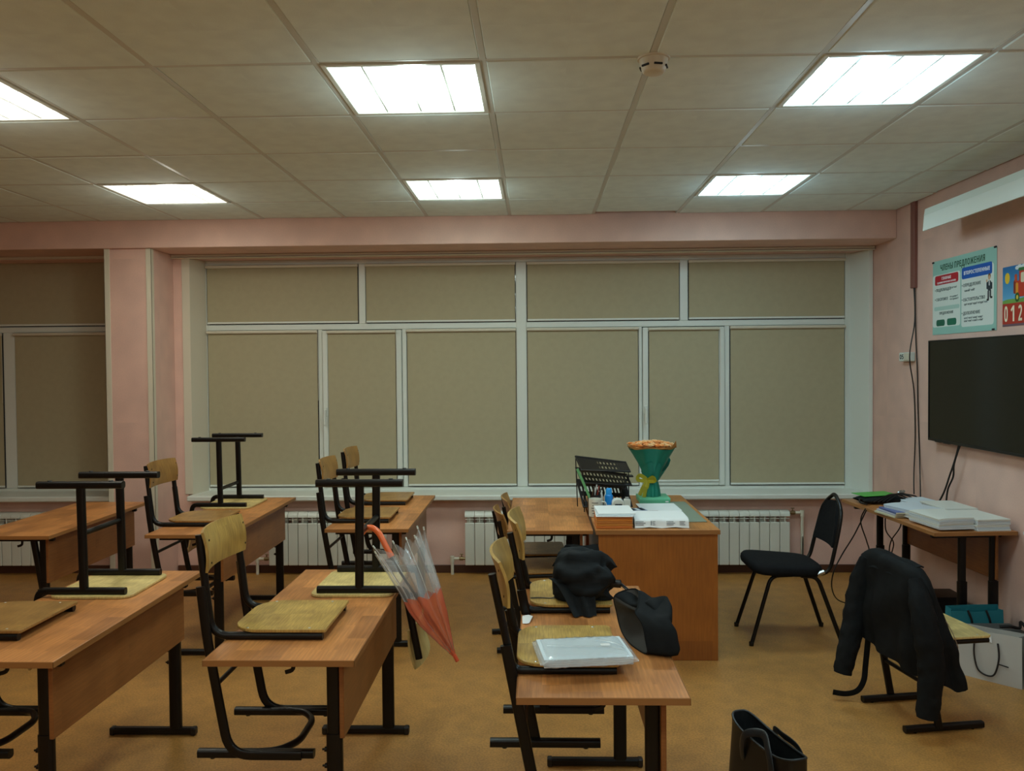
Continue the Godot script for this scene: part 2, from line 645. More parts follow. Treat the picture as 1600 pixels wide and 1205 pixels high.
func room() -> void:
	var wall := pick("wall_paint")
	var trim := pick("white_trim")
	var pvc := pick("white_plastic")
	var g := G.new()
	g.span(Vector3(-6.7, -0.15, -6.9), Vector3(WALL_X + 0.2, 0.0, 3.2), 0.0)
	struct("floor", g, pick("floor_sheet"), "brown speckled sheet floor", "floor")
	# right, left and rear walls
	g = G.new()
	g.span(Vector3(WALL_X, 0, -6.9), Vector3(WALL_X + 0.2, 3.1, 3.2), 0.0)
	struct("wall_right", g, wall, "pink wall behind the television and the posters", "wall")
	g = G.new()
	g.span(Vector3(-6.7, 0, -6.9), Vector3(-6.5, 3.1, 3.2), 0.0)
	struct("wall_left", g, wall, "pink wall on the far left side", "wall")
	g = G.new()
	g.span(Vector3(-6.5, 0, 3.0), Vector3(WALL_X, 3.1, 3.2), 0.0)
	struct("wall_front", g, wall, "pink wall behind the viewer", "wall")
	# window wall: below, between, above
	var back := shell("wall_back", "pink wall around and below the windows", "wall")
	g = G.new()
	g.span(Vector3(-6.5, 0, -6.9), Vector3(WALL_X, 0.6, WALL_Z), 0.0)
	part("parapet", g, wall, back)
	g = G.new()
	g.span(Vector3(-6.5, 2.552, -6.9), Vector3(WALL_X, 3.1, WALL_Z), 0.0)
	part("lintel", g, wall, back)
	g = G.new()
	g.span(Vector3(-3.3, 0.6, -6.9), Vector3(-2.83, 2.56, WALL_Z), 0.0)
	part("pier", g, wall, back)
	g = G.new()
	g.span(Vector3(-6.5, 0.6, -6.9), Vector3(-6.0, 2.56, WALL_Z), 0.0)
	part("pier", g, wall, back)
	g = G.new()
	g.span(Vector3(2.63, 0.6, -6.9), Vector3(WALL_X, 2.56, WALL_Z), 0.0)
	part("pier", g, wall, back)
	# beam, pillar
	g = G.new()
	g.span(Vector3(-6.5, BEAM_Y, WALL_Z), Vector3(WALL_X, 3.1, BEAM_Z), 0.004)
	struct("beam", g, wall, "pink boxed beam above the windows", "beam")
	var pil := shell("pillar", "pink pillar with pale corner strips between the two windows", "pillar")
	g = G.new()
	g.span(Vector3(-3.28, 0, WALL_Z), Vector3(-2.927, BEAM_Y, -6.12), 0.003)
	part("shaft", g, wall, pil)
	for x in [-3.286, -2.921]:
		g = G.new()
		var s := signf(x + 3.1)
		g.span(Vector3(x, 0.06, -6.113), Vector3(x - s * 0.042, BEAM_Y, -6.118), 0.001)
		g.span(Vector3(x, 0.06, -6.113), Vector3(x - s * 0.004, BEAM_Y, -6.155), 0.001)
		part("corner_strip", g, trim, pil)
	# baseboards
	g = G.new()
	g.span(Vector3(-2.92, 0, WALL_Z), Vector3(WALL_X, 0.062, WALL_Z + 0.018))
	struct("baseboard_back", g, pick("brown_board"), "dark brown baseboard below the radiators", "baseboard")
	g = G.new()
	g.span(Vector3(WALL_X - 0.018, 0, WALL_Z + 0.018), Vector3(WALL_X, 0.062, 3.0))
	struct("baseboard_right", g, pick("brown_board"), "dark brown baseboard along the right wall", "baseboard")
	g = G.new()
	g.span(Vector3(-6.5, 0, WALL_Z), Vector3(-3.28, 0.062, WALL_Z + 0.018))
	struct("baseboard_left", g, pick("brown_board"), "dark brown baseboard under the left window", "baseboard")
	# curtain profile behind the beam, sills
	g = G.new()
	g.span(Vector3(-2.99, 2.556, WALL_Z), Vector3(2.655, 2.575, WALL_Z + 0.04))
	g.span(Vector3(-2.99, 2.545, WALL_Z), Vector3(2.655, 2.552, WALL_Z + 0.05))
	struct("trim_1", g, trim, "pale curtain profile over the wide window", "trim")
	g = G.new()
	g.span(Vector3(-6.0, 2.556, WALL_Z), Vector3(-3.29, 2.575, WALL_Z + 0.04))
	struct("trim_2", g, trim, "pale curtain profile over the left window", "trim")
	g = G.new()
	g.span(Vector3(-2.80, 0.598, -6.76), Vector3(2.655, 0.64, -6.385), 0.008)
	struct("sill_1", g, pvc, "long white window sill above the radiators", "window sill")
	g = G.new()
	g.span(Vector3(-6.0, 0.598, -6.76), Vector3(-3.285, 0.64, -6.385), 0.008)
	struct("sill_2", g, pvc, "white window sill left of the pillar", "window sill")
	# lining of the wide window
	g = G.new()
	g.quad(Vector3(-2.792, 0.64, WALL_Z + 0.004), Vector3(-2.742, 0.64, -6.71), Vector3(-2.742, 2.55, -6.71), Vector3(-2.792, 2.55, WALL_Z + 0.004), Vector3(-3, 1.5, -6.6))
	g.span(Vector3(-2.856, 0.64, WALL_Z), Vector3(-2.79, 2.55, WALL_Z + 0.008))
	struct("trim_3", g, trim, "pale strip along the left edge of the wide window", "trim")
	g = G.new()
	g.quad(Vector3(2.622, 0.64, WALL_Z + 0.004), Vector3(2.55, 0.64, -6.71), Vector3(2.55, 2.55, -6.71), Vector3(2.622, 2.55, WALL_Z + 0.004), Vector3(3, 1.5, -6.6))
	g.span(Vector3(2.62, 0.64, WALL_Z), Vector3(2.652, 2.55, WALL_Z + 0.008))
	struct("trim_4", g, pvc, "white lining at the right end of the wide window", "trim")
	# slim pink conduit in the corner by the television
	g = G.new()
	g.span(Vector3(WALL_X - 0.025, 2.18, -5.82), Vector3(WALL_X, CEIL, -5.76), 0.003)
	struct("trim_5", g, pick("conduit_pink"), "dark pink cable duct running up the right wall to the ceiling", "cable duct")


func ceiling() -> void:
	var root := shell("ceiling", "suspended ceiling of square tiles", "ceiling")
	var g := G.new()
	g.span(Vector3(-6.7, CEIL + 0.30, -6.9), Vector3(WALL_X + 0.2, CEIL + 0.45, 3.2), 0.0)
	part("slab", g, pick("concrete"), root)
	var lamps := {}
	for c in [-2, 1, 4]:
		for r in [0, 3, 7, 11]:
			lamps[[c, r]] = true
	var shared := {}
	for row in range(-1, 14):
		for col in range(-9, 7):
			if lamps.has([col, row]):
				continue
			var x0 := maxf(GRID_X + col * TILE, -6.5)
			var x1 := minf(GRID_X + (col + 1) * TILE, WALL_X)
			var z0 := maxf(GRID_Z + row * TILE, BEAM_Z)
			var z1 := minf(GRID_Z + (row + 1) * TILE, 3.0)
			if row == -1 and col == 3:
				z0 += 0.085
			var size := Vector3(x1 - x0 - 0.024, 0.014, z1 - z0 - 0.024)
			var key := "%.3f %.3f" % [size.x, size.z]
			if not shared.has(key):
				g = G.new()
				g.box(Vector3(), size, 0.004)
				shared[key] = g.mesh()
			var o := MeshInstance3D.new()
			o.name = "ceiling_tile"
			o.mesh = shared[key]
			o.material_override = pick("ceiling_tile")
			o.position = Vector3((x0 + x1) * 0.5, CEIL + 0.005 + rng.randf_range(-0.0015, 0.0015), (z0 + z1) * 0.5)
			o.rotation = Vector3(rng.randf_range(-0.005, 0.005), 0, rng.randf_range(-0.005, 0.005))
			root.add_child(o, true)
	# the T-bars between the tiles
	for col in range(-8, 7):
		g = G.new()
		var x := GRID_X + col * TILE
		g.span(Vector3(x - 0.012, CEIL - 0.001, BEAM_Z), Vector3(x + 0.012, CEIL + 0.03, 3.0), 0.001)
		part("grid_bar", g, pick("grid_white"), root)
	for row in range(0, 14):
		g = G.new()
		var z := GRID_Z + row * TILE
		g.span(Vector3(-6.5, CEIL, z - 0.012), Vector3(WALL_X, CEIL + 0.03, z + 0.012), 0.001)
		part("grid_bar", g, pick("grid_white"), root)
	# smoke detector
	var d := thing("smoke_detector", "round white smoke detector on the ceiling between two lamps", "smoke detector", Vector3(0.44, CEIL, -3.03))
	g = G.new()
	g.lathe(PackedVector2Array([Vector2(0.001, -0.008), Vector2(0.058, -0.008), Vector2(0.06, -0.006), Vector2(0.06, 0.0)]), Vector3(), 28)
	part("base", g, pick("white_trim"), d)
	g = G.new()
	g.lathe(PackedVector2Array([Vector2(0.001, -0.058), Vector2(0.034, -0.057), Vector2(0.042, -0.05), Vector2(0.05, -0.028), Vector2(0.053, -0.008)]), Vector3(), 28)
	part("head", g, pick("white_trim"), d)
	for k in 6:
		g = G.new()
		var a := TAU * k / 6.0 + 0.3
		var b := Basis(Vector3.UP, -a)
		g.box(b * Vector3(0.0475, -0.036, 0), Vector3(0.006, 0.007, 0.032), 0.001, b)
		part("vent", g, pick("ink"), d)


func frame_bar(root: Node3D, called: String, x0: float, x1: float, y0: float, y1: float, front := FRAME_Z, deep := 0.06) -> MeshInstance3D:
	var g := G.new()
	g.span(Vector3(x0, y0, front - deep), Vector3(x1, y1, front), 0.005)
	return part(called, g, pick("white_plastic"), root)


func windows() -> void:
	var w := shell("window_1", "wide white window of ten panes behind closed blinds", "window")
	frame_bar(w, "frame", -2.79, -2.739, 0.60, 2.56)
	frame_bar(w, "frame", 2.511, 2.60, 0.60, 2.56)
	frame_bar(w, "frame", -2.739, 2.511, 0.60, 0.662)
	frame_bar(w, "frame", -2.739, 2.511, 2.515, 2.56)
	frame_bar(w, "transom", -2.739, 2.511, 1.972, 2.02)
	frame_bar(w, "frame", -0.164, -0.077, 0.662, 2.515, FRAME_Z + 0.004)
	for x in [[-1.81, -1.775], [-1.11, -1.071], [0.839, 0.868], [1.54, 1.58]]:
		frame_bar(w, "mullion", x[0], x[1], 0.662, 1.972)
	for x in [[-1.466, -1.408], [1.176, 1.244]]:
		frame_bar(w, "mullion", x[0], x[1], 2.02, 2.515)
	for x in [[-1.772, -1.113], [0.871, 1.537]]:
		var s := shell_part("casement", w)
		for a in [[x[0], x[0] + 0.046, 0.668, 1.966], [x[1] - 0.046, x[1], 0.668, 1.966], [x[0] + 0.046, x[1] - 0.046, 0.668, 0.70], [x[0] + 0.046, x[1] - 0.046, 1.935, 1.966]]:
			var g := G.new()
			g.span(Vector3(a[0], a[2], FRAME_Z - 0.05), Vector3(a[1], a[3], FRAME_Z + 0.014), 0.005)
			part("stile" if a[1] - a[0] < 0.1 else "rail", g, pick("white_plastic"), s)
		var hx: float = x[0] + 0.023
		var h := G.new()
		h.box(Vector3(hx, 1.29, FRAME_Z + 0.018), Vector3(0.026, 0.07, 0.01), 0.004)
		h.tube(PackedVector3Array([Vector3(hx, 1.30, FRAME_Z + 0.02), Vector3(hx, 1.30, FRAME_Z + 0.05)]), 0.008, 0.008)
		h.box(Vector3(hx, 1.245, FRAME_Z + 0.054), Vector3(0.02, 0.13, 0.012), 0.005)
		part("window_handle", h, pick("white_plastic"), s)
	for x in [[-2.739, -1.466], [-1.408, -0.164], [-0.077, 1.176], [1.244, 2.511]]:
		pane(w, x[0], x[1], 2.02, 2.515)
	for x in [[-2.739, -1.81], [-1.726, -1.159], [-1.071, -0.164], [-0.077, 0.839], [0.917, 1.491], [1.58, 2.511]]:
		pane(w, x[0], x[1], 0.662, 1.972)
	var w2 := shell("window_2", "white window left of the pillar behind closed blinds", "window")
	frame_bar(w2, "frame", -3.36, -3.3, 0.60, 2.60)
	frame_bar(w2, "frame", -6.0, -5.9, 0.60, 2.60)
	frame_bar(w2, "frame", -5.9, -3.36, 0.60, 0.662)
	frame_bar(w2, "frame", -5.9, -3.36, 2.515, 2.60)
	frame_bar(w2, "transom", -5.9, -3.36, 1.972, 2.02)
	frame_bar(w2, "mullion", -4.475, -4.375, 0.662, 1.972)
	pane(w2, -5.9, -3.36, 2.02, 2.515)
	pane(w2, -5.9, -4.475, 0.662, 1.972)
	pane(w2, -4.375, -3.36, 0.662, 1.972)
	# roller blinds, each with its own cassette, cloth and bottom bar
	var grp := "beige roller blinds"
	blind(-2.735, -1.468, 2.028, 2.515, "drawn beige blind on the upper pane at the wide window's left end", grp)
	blind(-1.406, -0.168, 2.028, 2.515, "drawn beige blind on the upper pane second from left in the wide window", grp)
	blind(-0.073, 1.174, 2.028, 2.515, "drawn beige blind on the upper pane second from right in the wide window", grp)
	blind(1.246, 2.509, 2.028, 2.515, "drawn beige blind on the upper pane at the wide window's right end", grp)
	blind(-2.735, -1.812, 0.672, 1.972, "tall beige blind behind the upturned chair legs at the wide window's left end", grp)
	blind(-1.727, -1.158, 0.70, 1.966, "narrow tall beige blind on the left opening casement, above the far middle desk", grp)
	blind(-1.069, -0.166, 0.672, 1.972, "tall beige blind just left of the wide window's central post", grp)
	blind(-0.075, 0.837, 0.672, 1.972, "tall beige blind behind the black letter trays", grp)
	blind(0.918, 1.491, 0.70, 1.966, "narrow tall beige blind on the casement right of the bouquet", grp)
	blind(1.582, 2.509, 0.672, 1.972, "tall beige blind above the black office chair, at the window's right end", grp)
	blind(-5.88, -3.38, 2.028, 2.58, "shadowy upper blind left of the pillar", grp)
	blind(-5.88, -4.477, 0.672, 1.972, "shadowy lower blind cut off by the photo's left edge", grp)
	blind(-4.373, -3.38, 0.672, 1.972, "shadowy lower blind just left of the pillar", grp)
	# radiators
	radiator(-2.15, 12, "white sectional radiator between the left and middle far desks", -1)
	radiator(-0.578, 12, "white sectional radiator behind the empty desk and its chairs", -1)
	radiator(1.03, 12, "white sectional radiator behind the office chair, beside the teacher's desk", 1)
	radiator(-4.72, 12, "white sectional radiator left of the pillar, behind the far left desk", 0)


func shell_part(called: String, parent: Node3D) -> Node3D:
	var o := Node3D.new()
	o.name = called
	parent.add_child(o, true)
	return o


func pane(w: Node3D, x0: float, x1: float, y0: float, y1: float) -> void:
	var g := G.new()
	g.span(Vector3(x0, y0, FRAME_Z - 0.036), Vector3(x1, y1, FRAME_Z - 0.03), 0.0)
	part("pane", g, pick("pane"), w)


func blind(x0: float, x1: float, y0: float, y1: float, label: String, grp: String) -> void:
	var z := FRAME_Z + (0.016 if x1 - x0 < 0.6 else 0.004)
	var t := thing("roller_blind", label, "blind", Vector3((x0 + x1) * 0.5, y0, z), 0.0, grp)
	var w := x1 - x0
	var h := y1 - y0
	var g := G.new()
	g.span(Vector3(-w / 2 + 0.004, 0.01, 0.0), Vector3(w / 2 - 0.004, h - 0.02, 0.0012), 0.0)
	part("cloth", g, pick("blind_cloth"), t)
	g = G.new()
	var p := PackedVector3Array([Vector3(-w / 2, h - 0.014, 0.014), Vector3(w / 2, h - 0.014, 0.014)])
	g.tube(p, 0.013, 0.013, Vector3.UP, 12)
	part("cassette", g, pick("white_trim"), t)
	g = G.new()
	g.span(Vector3(-w / 2 + 0.003, 0.0, -0.001), Vector3(w / 2 - 0.003, 0.016, 0.008), 0.003)
	part("bottom_bar", g, pick("white_plastic"), t)
	if h > 1.0:
		g = G.new()
		g.tube(curve([Vector3(w / 2 + 0.004, h - 0.012, 0.02), Vector3(w / 2 + 0.006, h * 0.75, 0.018), Vector3(w / 2 + 0.004, h * 0.55, 0.018)], 4), 0.0016, 0.0016, Vector3.RIGHT, 5)
		part("chain", g, pick("white_trim"), t)


func radiator(x0: float, n: int, label: String, pipes: int) -> void:
	var t := thing("radiator", label, "radiator", Vector3(x0, 0, WALL_Z), 0.0, "white radiators under the windows")
	var m := pick("white_enamel")
	var w := 0.079
	var sec: Mesh
	for k in n:
		if sec == null:
			var g := G.new()
			g.span(Vector3(0.002, 0.08, 0.085), Vector3(w - 0.002, 0.418, 0.1), 0.004)
			g.span(Vector3(0.012, 0.09, 0.03), Vector3(w - 0.012, 0.41, 0.086), 0.004)
			g.span(Vector3(0.012, 0.40, 0.03), Vector3(w - 0.012, 0.47, 0.045), 0.004)
			g.span(Vector3(w / 2 - 0.003, 0.41, 0.085), Vector3(w / 2 + 0.003, 0.468, 0.097), 0.001)
			g.span(Vector3(0.004, 0.443, 0.085), Vector3(w - 0.004, 0.448, 0.093), 0.001)
			var rows := []
			var outer := [Vector2(0.1, 0.464), Vector2(0.099, 0.478), Vector2(0.09, 0.494), Vector2(0.07, 0.504), Vector2(0.03, 0.506)]
			for x in [0.0015, w - 0.0015]:
				var r := PackedVector3Array()
				for q in outer:
					r.append(Vector3(x, q.y, q.x))
				rows.append(r)
			g.slab(rows, -0.01)
			sec = g.mesh()
		var o := MeshInstance3D.new()
		o.name = "section"
		o.mesh = sec
		o.material_override = m
		o.position.x = k * w
		t.add_child(o, true)
	if pipes == 0:
		return
	var xs := 0.0 if pipes < 0 else n * w
	var y := 0.125 if pipes < 0 else 0.485
	var s := float(pipes)
	var g2 := G.new()
	g2.tube(PackedVector3Array([Vector3(xs, y, 0.06), Vector3(xs + s * 0.055, y, 0.06)]), 0.011, 0.011)
	g2.tube(PackedVector3Array([Vector3(xs + s * 0.018, y, 0.06), Vector3(xs + s * 0.046, y, 0.06)]), 0.016, 0.016, Vector3.UP, 6)
	g2.tube(PackedVector3Array([Vector3(xs + s * 0.03, y, 0.06), Vector3(xs + s * 0.03, y + 0.035, 0.06)]), 0.005, 0.005)
	g2.box(Vector3(xs + s * 0.03, y + 0.036, 0.06), Vector3(0.03, 0.006, 0.01))
	part("valve", g2, pick("brass"), t)
	g2 = G.new()
	var low := 0.0 if pipes < 0 else 0.06
	g2.tube(fillet([Vector3(xs + s * 0.05, y, 0.06), Vector3(xs + s * 0.105, y, 0.06), Vector3(xs + s * 0.105, low, 0.06)], 0.02), 0.0125, 0.0125)
	if pipes > 0:
		g2.tube(fillet([Vector3(xs + s * 0.105, 0.3, 0.06), Vector3(xs + s * 0.105, 0.06, 0.06), Vector3(xs + s * 0.03, 0.06, 0.06)], 0.02), 0.0125, 0.0125)
	part("pipe", g2, pick("white_trim"), t)
	g2 = G.new()
	g2.tube(PackedVector3Array([Vector3(xs + s * 0.105, y + 0.02, 0.06), Vector3(xs + s * 0.105, y - 0.03, 0.06)]), 0.017, 0.017)
	part("elbow", g2, pick("white_trim"), t)


# ---------------------------------------------------------------- desks
# origin at the floor under the middle of the top; the board side looks towards +x
func desk(label: String, at: Vector3, turn := 0.0, w := 0.49, length := 1.17, four_legs := false) -> Node3D:
	var t := thing("school_desk", label, "desk", at, turn, "pupils' desks")
	var metal := pick("black_metal")
	var top := DESK_H
	var hx := w / 2
	var hz := length / 2
	var g := G.new()
	g.span(Vector3(-hx + 0.002, top - 0.02, -hz + 0.002), Vector3(hx - 0.002, top, hz - 0.002), 0.002)
	var tt := part("tabletop", g, pick("desk_top"), t)
	g = G.new()
	g.span(Vector3(-hx, top - 0.0205, hz - 0.002), Vector3(hx, top - 0.0005, hz), 0.0005)
	g.span(Vector3(-hx, top - 0.0205, -hz), Vector3(hx, top - 0.0005, -hz + 0.002), 0.0005)
	g.span(Vector3(-hx, top - 0.0205, -hz), Vector3(-hx + 0.002, top - 0.0005, hz), 0.0005)
	g.span(Vector3(hx - 0.002, top - 0.0205, -hz), Vector3(hx, top - 0.0005, hz), 0.0005)
	part("edge_band", g, pick("edge_band"), tt)
	g = G.new()
	g.span(Vector3(hx - 0.071, 0.43, -hz + 0.085), Vector3(hx - 0.055, 0.695, hz - 0.085), 0.002)
	part("modesty_panel", g, pick("desk_panel"), t)
	for s in [-1, 1]:
		var z: float = s * (hz - 0.105)
		var cx := hx - 0.094
		var spots := [cx]
		if four_legs:
			spots = [cx + 0.02, cx - 0.16]
		g = G.new()
		g.span(Vector3(-hx + 0.04, top - 0.05, z - 0.0125), Vector3(hx - 0.03, top - 0.021, z + 0.0125), 0.003)
		part("top_bar", g, metal, t)
		for x in spots:
			g = G.new()
			g.tube(PackedVector3Array([Vector3(x, 0.30, z), Vector3(x, top - 0.03, z)]), 0.022, 0.0125, Vector3.BACK, 12, 0.6)
			var post := part("post", g, metal, t)
			if not four_legs:
				for y in [0.33, 0.385]:
					g = G.new()
					g.tube(PackedVector3Array([Vector3(x - 0.024, y, z), Vector3(x - 0.032, y, z)]), 0.009, 0.009, Vector3.UP, 6)
					g.tube(PackedVector3Array([Vector3(x - 0.032, y, z), Vector3(x - 0.04, y, z)]), 0.004, 0.004, Vector3.UP, 6)
					part("bolt", g, metal, post)
			g = G.new()
			g.tube(PackedVector3Array([Vector3(x + 0.002, 0.03, z), Vector3(x + 0.002, 0.42 if four_legs else 0.44, z)]), 0.027, 0.016, Vector3.BACK, 12, 0.6)
			part("leg_sleeve", g, metal, t)
		g = G.new()
		g.span(Vector3(-hx + 0.10, 0.004, z - 0.016), Vector3(hx - 0.002, 0.034, z + 0.016), 0.006)
		var foot := part("foot_bar", g, metal, t)
		for x in [-hx + 0.10, hx - 0.002]:
			g = G.new()
			var e := signf(x)
			g.span(Vector3(x - e * 0.02, 0.0, z - 0.0175), Vector3(x + e * 0.003, 0.0355, z + 0.0175), 0.005)
			part("end_cap", g, pick("black_plastic"), foot)
		g = G.new()
		g.tube(fillet([Vector3(0.012, top - 0.03, z - s * 0.02), Vector3(0.012, top - 0.078, z - s * 0.02), Vector3(-0.016, top - 0.085, z - s * 0.02)], 0.015, 3), 0.0075, 0.003, Vector3.BACK, 8)
		g.span(Vector3(-0.01, top - 0.03, z - s * 0.02 - 0.012), Vector3(0.035, top - 0.021, z - s * 0.02 + 0.012), 0.002)
		part("bag_hook", g, metal, t)
	return t


func desks() -> void:
	desk("school desk at the photo's lower left, its long brown front board in view", Vector3(-1.795, 0, -3.115))
	desk("school desk that carries the orange clear umbrella chair and an upright yellow chair", Vector3(-0.832, 0, -3.135))
	desk("school desk at lower right of centre carrying the wrapped pad and the black umbrella", Vector3(0.18, 0, -2.85))
	var edge := desk("bare school desk at the photo's left edge, in front of the dim left window", Vector3(-3.0, 0, -5.065))
	var br := G.new()
	br.tube(PackedVector3Array([Vector3(0.09, 0.69, 0.48), Vector3(0.155, 0.30, 0.48)]), 0.018, 0.0125, Vector3.BACK, 12, 0.6)
	part("brace", br, pick("black_metal"), edge)
	desk("far school desk beside the pillar with one chair upright and one upturned on it", Vector3(-1.985, 0, -5.165), 0.0, 0.47, 1.32)
	desk("far school desk in the middle with two upright chairs put up on it", Vector3(-0.99, 0, -5.275), 0.0, 0.49, 1.24)
	desk("cleared school desk standing against the teacher's desk, nothing on its top", Vector3(0.07, 0, -5.18), 0.0, 0.49, 1.17)
	desk("desk against the right wall under the television, loaded with paper stacks", Vector3(2.374, 0, -5.1), deg_to_rad(3.9), 0.47, 1.15, true)


# ---------------------------------------------------------------- chairs
func seat_plate(t: Node3D, x0: float, x1: float, half: float, y: float, rear: float, front: float, ply: Material, edge: Material) -> void:
	var g := G.new()
	var xf := Transform3D(Basis(Vector3.RIGHT, Vector3(0, 0, -1), Vector3.UP), Vector3(0, y, 0))
	g.extrude(round_rect(Vector2(x0, -half), Vector2(x1, half), [rear, front, front, rear], 7), 0.011, xf, 0.002)
	var s := part("seat", g, ply, t)
	for x in [x0 + 0.06, x1 - 0.06]:
		for z in [-half + 0.02, half - 0.02]:
			g = G.new()
			g.lathe(PackedVector2Array([Vector2(0.0005, 0.0015), Vector2(0.004, 0.001), Vector2(0.005, 0.0)]), Vector3(x, y + 0.011, z), 8)
			part("rivet", g, pick("steel"), s)


# a bowed plywood back between two uprights: base point, direction up the back
func back_plate(t: Node3D, a: Vector3, b: Vector3, half: float, bow: float, ply: Material, ahead := 0.012) -> void:
	var rows := []
	for i in 7:
		var v := i / 6.0
		var r := PackedVector3Array()
		for j in 15:
			var u := j / 7.0 - 1.0
			var p := a.lerp(b, v)
			p.x += -bow * (1.0 - u * u) + ahead + 0.010 * sin(v * PI)
			var rise := 0.0
			if i == 0 or i == 6:
				rise = (0.004 * (1.0 - pow(absf(u), 4.0))) * (1.0 if i == 6 else -1.0)
			r.append(Vector3(p.x, p.y + rise, u * half))
		rows.append(r)
	var g := G.new()
	g.slab(rows, -0.009)
	var o := part("backrest", g, ply, t)
	for z in [-half + 0.018, half - 0.018]:
		for v in [0.22, 0.78]:
			g = G.new()
			var p := a.lerp(b, v)
			g.lathe(PackedVector2Array([Vector2(0.0005, 0.002), Vector2(0.0035, 0.0015), Vector2(0.0045, 0.0)]), Vector3(p.x + 0.021, p.y, z), 8, Basis(Vector3(0, 0, 1), -PI / 2))
			part("rivet", g, pick("black_metal"), o)


func foot(t: Node3D, x0: float, x1: float, z: float, r := 0.0155) -> void:
	var metal := pick("black_metal")
	var g := G.new()
	g.tube(PackedVector3Array([Vector3(x0, 0.018, z), Vector3(x1, 0.018, z)]), r, 0.015, Vector3.UP, 12, 0.6)
	var f := part("foot_bar", g, metal, t)
	for x in [x0 + 0.05, x1 - 0.05]:
		g = G.new()
		g.lathe(PackedVector2Array([Vector2(0.008, 0.006), Vector2(0.009, 0.0), Vector2(0.001, 0.0)]), Vector3(x, 0, z), 10)
		part("glide", g, pick("black_plastic"), f)


# bent-tube chair whose legs curve into the foot bars
func chair_curved(label: String, ply: String, group: String) -> Node3D:
	var t := thing("school_chair", label, "chair", Vector3(), 0.0, group)
	var metal := pick("black_metal")
	var g: G
	for s in [-1, 1]:
		var z: float = s * 0.168
		g = G.new()
		g.tube(fillet([Vector3(-0.19, 0.775, z), Vector3(-0.166, 0.55, z), Vector3(-0.15, 0.425, z), Vector3(0.235, 0.425, z)], 0.06, 7), 0.0138, 0.0125, Vector3.BACK, 12)
		part("back_tube", g, metal, t)
		g = G.new()
		var zz: float = s * 0.187
		g.tube(fillet([Vector3(-0.180, 0.60, zz), Vector3(-0.160, 0.42, zz), Vector3(-0.135, 0.27, zz), Vector3(-0.09, 0.018, zz), Vector3(0.16, 0.018, zz)], 0.075, 7), 0.0165, 0.0085, Vector3.BACK, 12, 0.7)
		part("leg", g, metal, t)
		foot(t, -0.203, 0.2, s * 0.172)
	g = G.new()
	g.tube(PackedVector3Array([Vector3(-0.133, 0.26, -0.18), Vector3(-0.133, 0.26, 0.18)]), 0.009, 0.009, Vector3.UP, 8)
	part("crossbar", g, metal, t)
	g = G.new()
	g.tube(fillet([Vector3(0.0, 0.022, 0.172), Vector3(0.07, 0.022, 0.16), Vector3(0.125, 0.022, 0.09), Vector3(0.125, 0.022, -0.09), Vector3(0.07, 0.022, -0.16), Vector3(0.0, 0.022, -0.172)], 0.05, 5), 0.0125, 0.0125, Vector3.UP, 10)
	part("front_crossbar", g, metal, t)
	seat_plate(t, -0.09, 0.246, 0.178, 0.4385, 0.10, 0.008, pick(ply), null)
	back_plate(t, Vector3(-0.168, 0.645, 0), Vector3(-0.182, 0.785, 0), 0.180, 0.034, pick(ply))
	return t


# chair with slanted legs that run straight on into the back
func chair_slanted(label: String, ply: String, group: String, hr := 0.397, high := 0.69) -> Node3D:
	var t := thing("school_chair", label, "chair", Vector3(), 0.0, group)
	var metal := pick("black_metal")
	var g: G
	var lean := 0.19
	var x_at := func(y: float) -> float: return -0.028 - lean * y
	for s in [-1, 1]:
		var z: float = s * 0.168
		g = G.new()
		g.tube(PackedVector3Array([Vector3(x_at.call(0.02), 0.02, s * 0.18), Vector3(x_at.call(hr * 0.6), hr * 0.6, s * 0.18), Vector3(x_at.call(hr + 0.08), hr + 0.08, s * 0.18)]), 0.0175, 0.0105, Vector3.BACK, 12, 0.6)
		part("leg", g, metal, t)
		g = G.new()
		g.tube(fillet([Vector3(x_at.call(high), high, z), Vector3(x_at.call(hr) + 0.005, hr, z), Vector3(0.215, hr, z)], 0.03, 5), 0.0125, 0.0125, Vector3.BACK, 12)
		part("back_tube", g, metal, t)
		foot(t, -0.19, 0.19, z)
	g = G.new()
	g.tube(PackedVector3Array([Vector3(x_at.call(hr * 0.5), hr * 0.5, -0.18), Vector3(x_at.call(hr * 0.5), hr * 0.5, 0.18)]), 0.01, 0.01, Vector3.UP, 8)
	part("crossbar", g, metal, t)
	seat_plate(t, -0.088, 0.226, 0.184, hr + 0.0135, 0.085, 0.02, pick(ply), null)
	back_plate(t, Vector3(x_at.call(high - 0.10), high - 0.10, 0), Vector3(x_at.call(high + 0.04), high + 0.04, 0), 0.185, 0.036, pick(ply), 0.036)
	return t


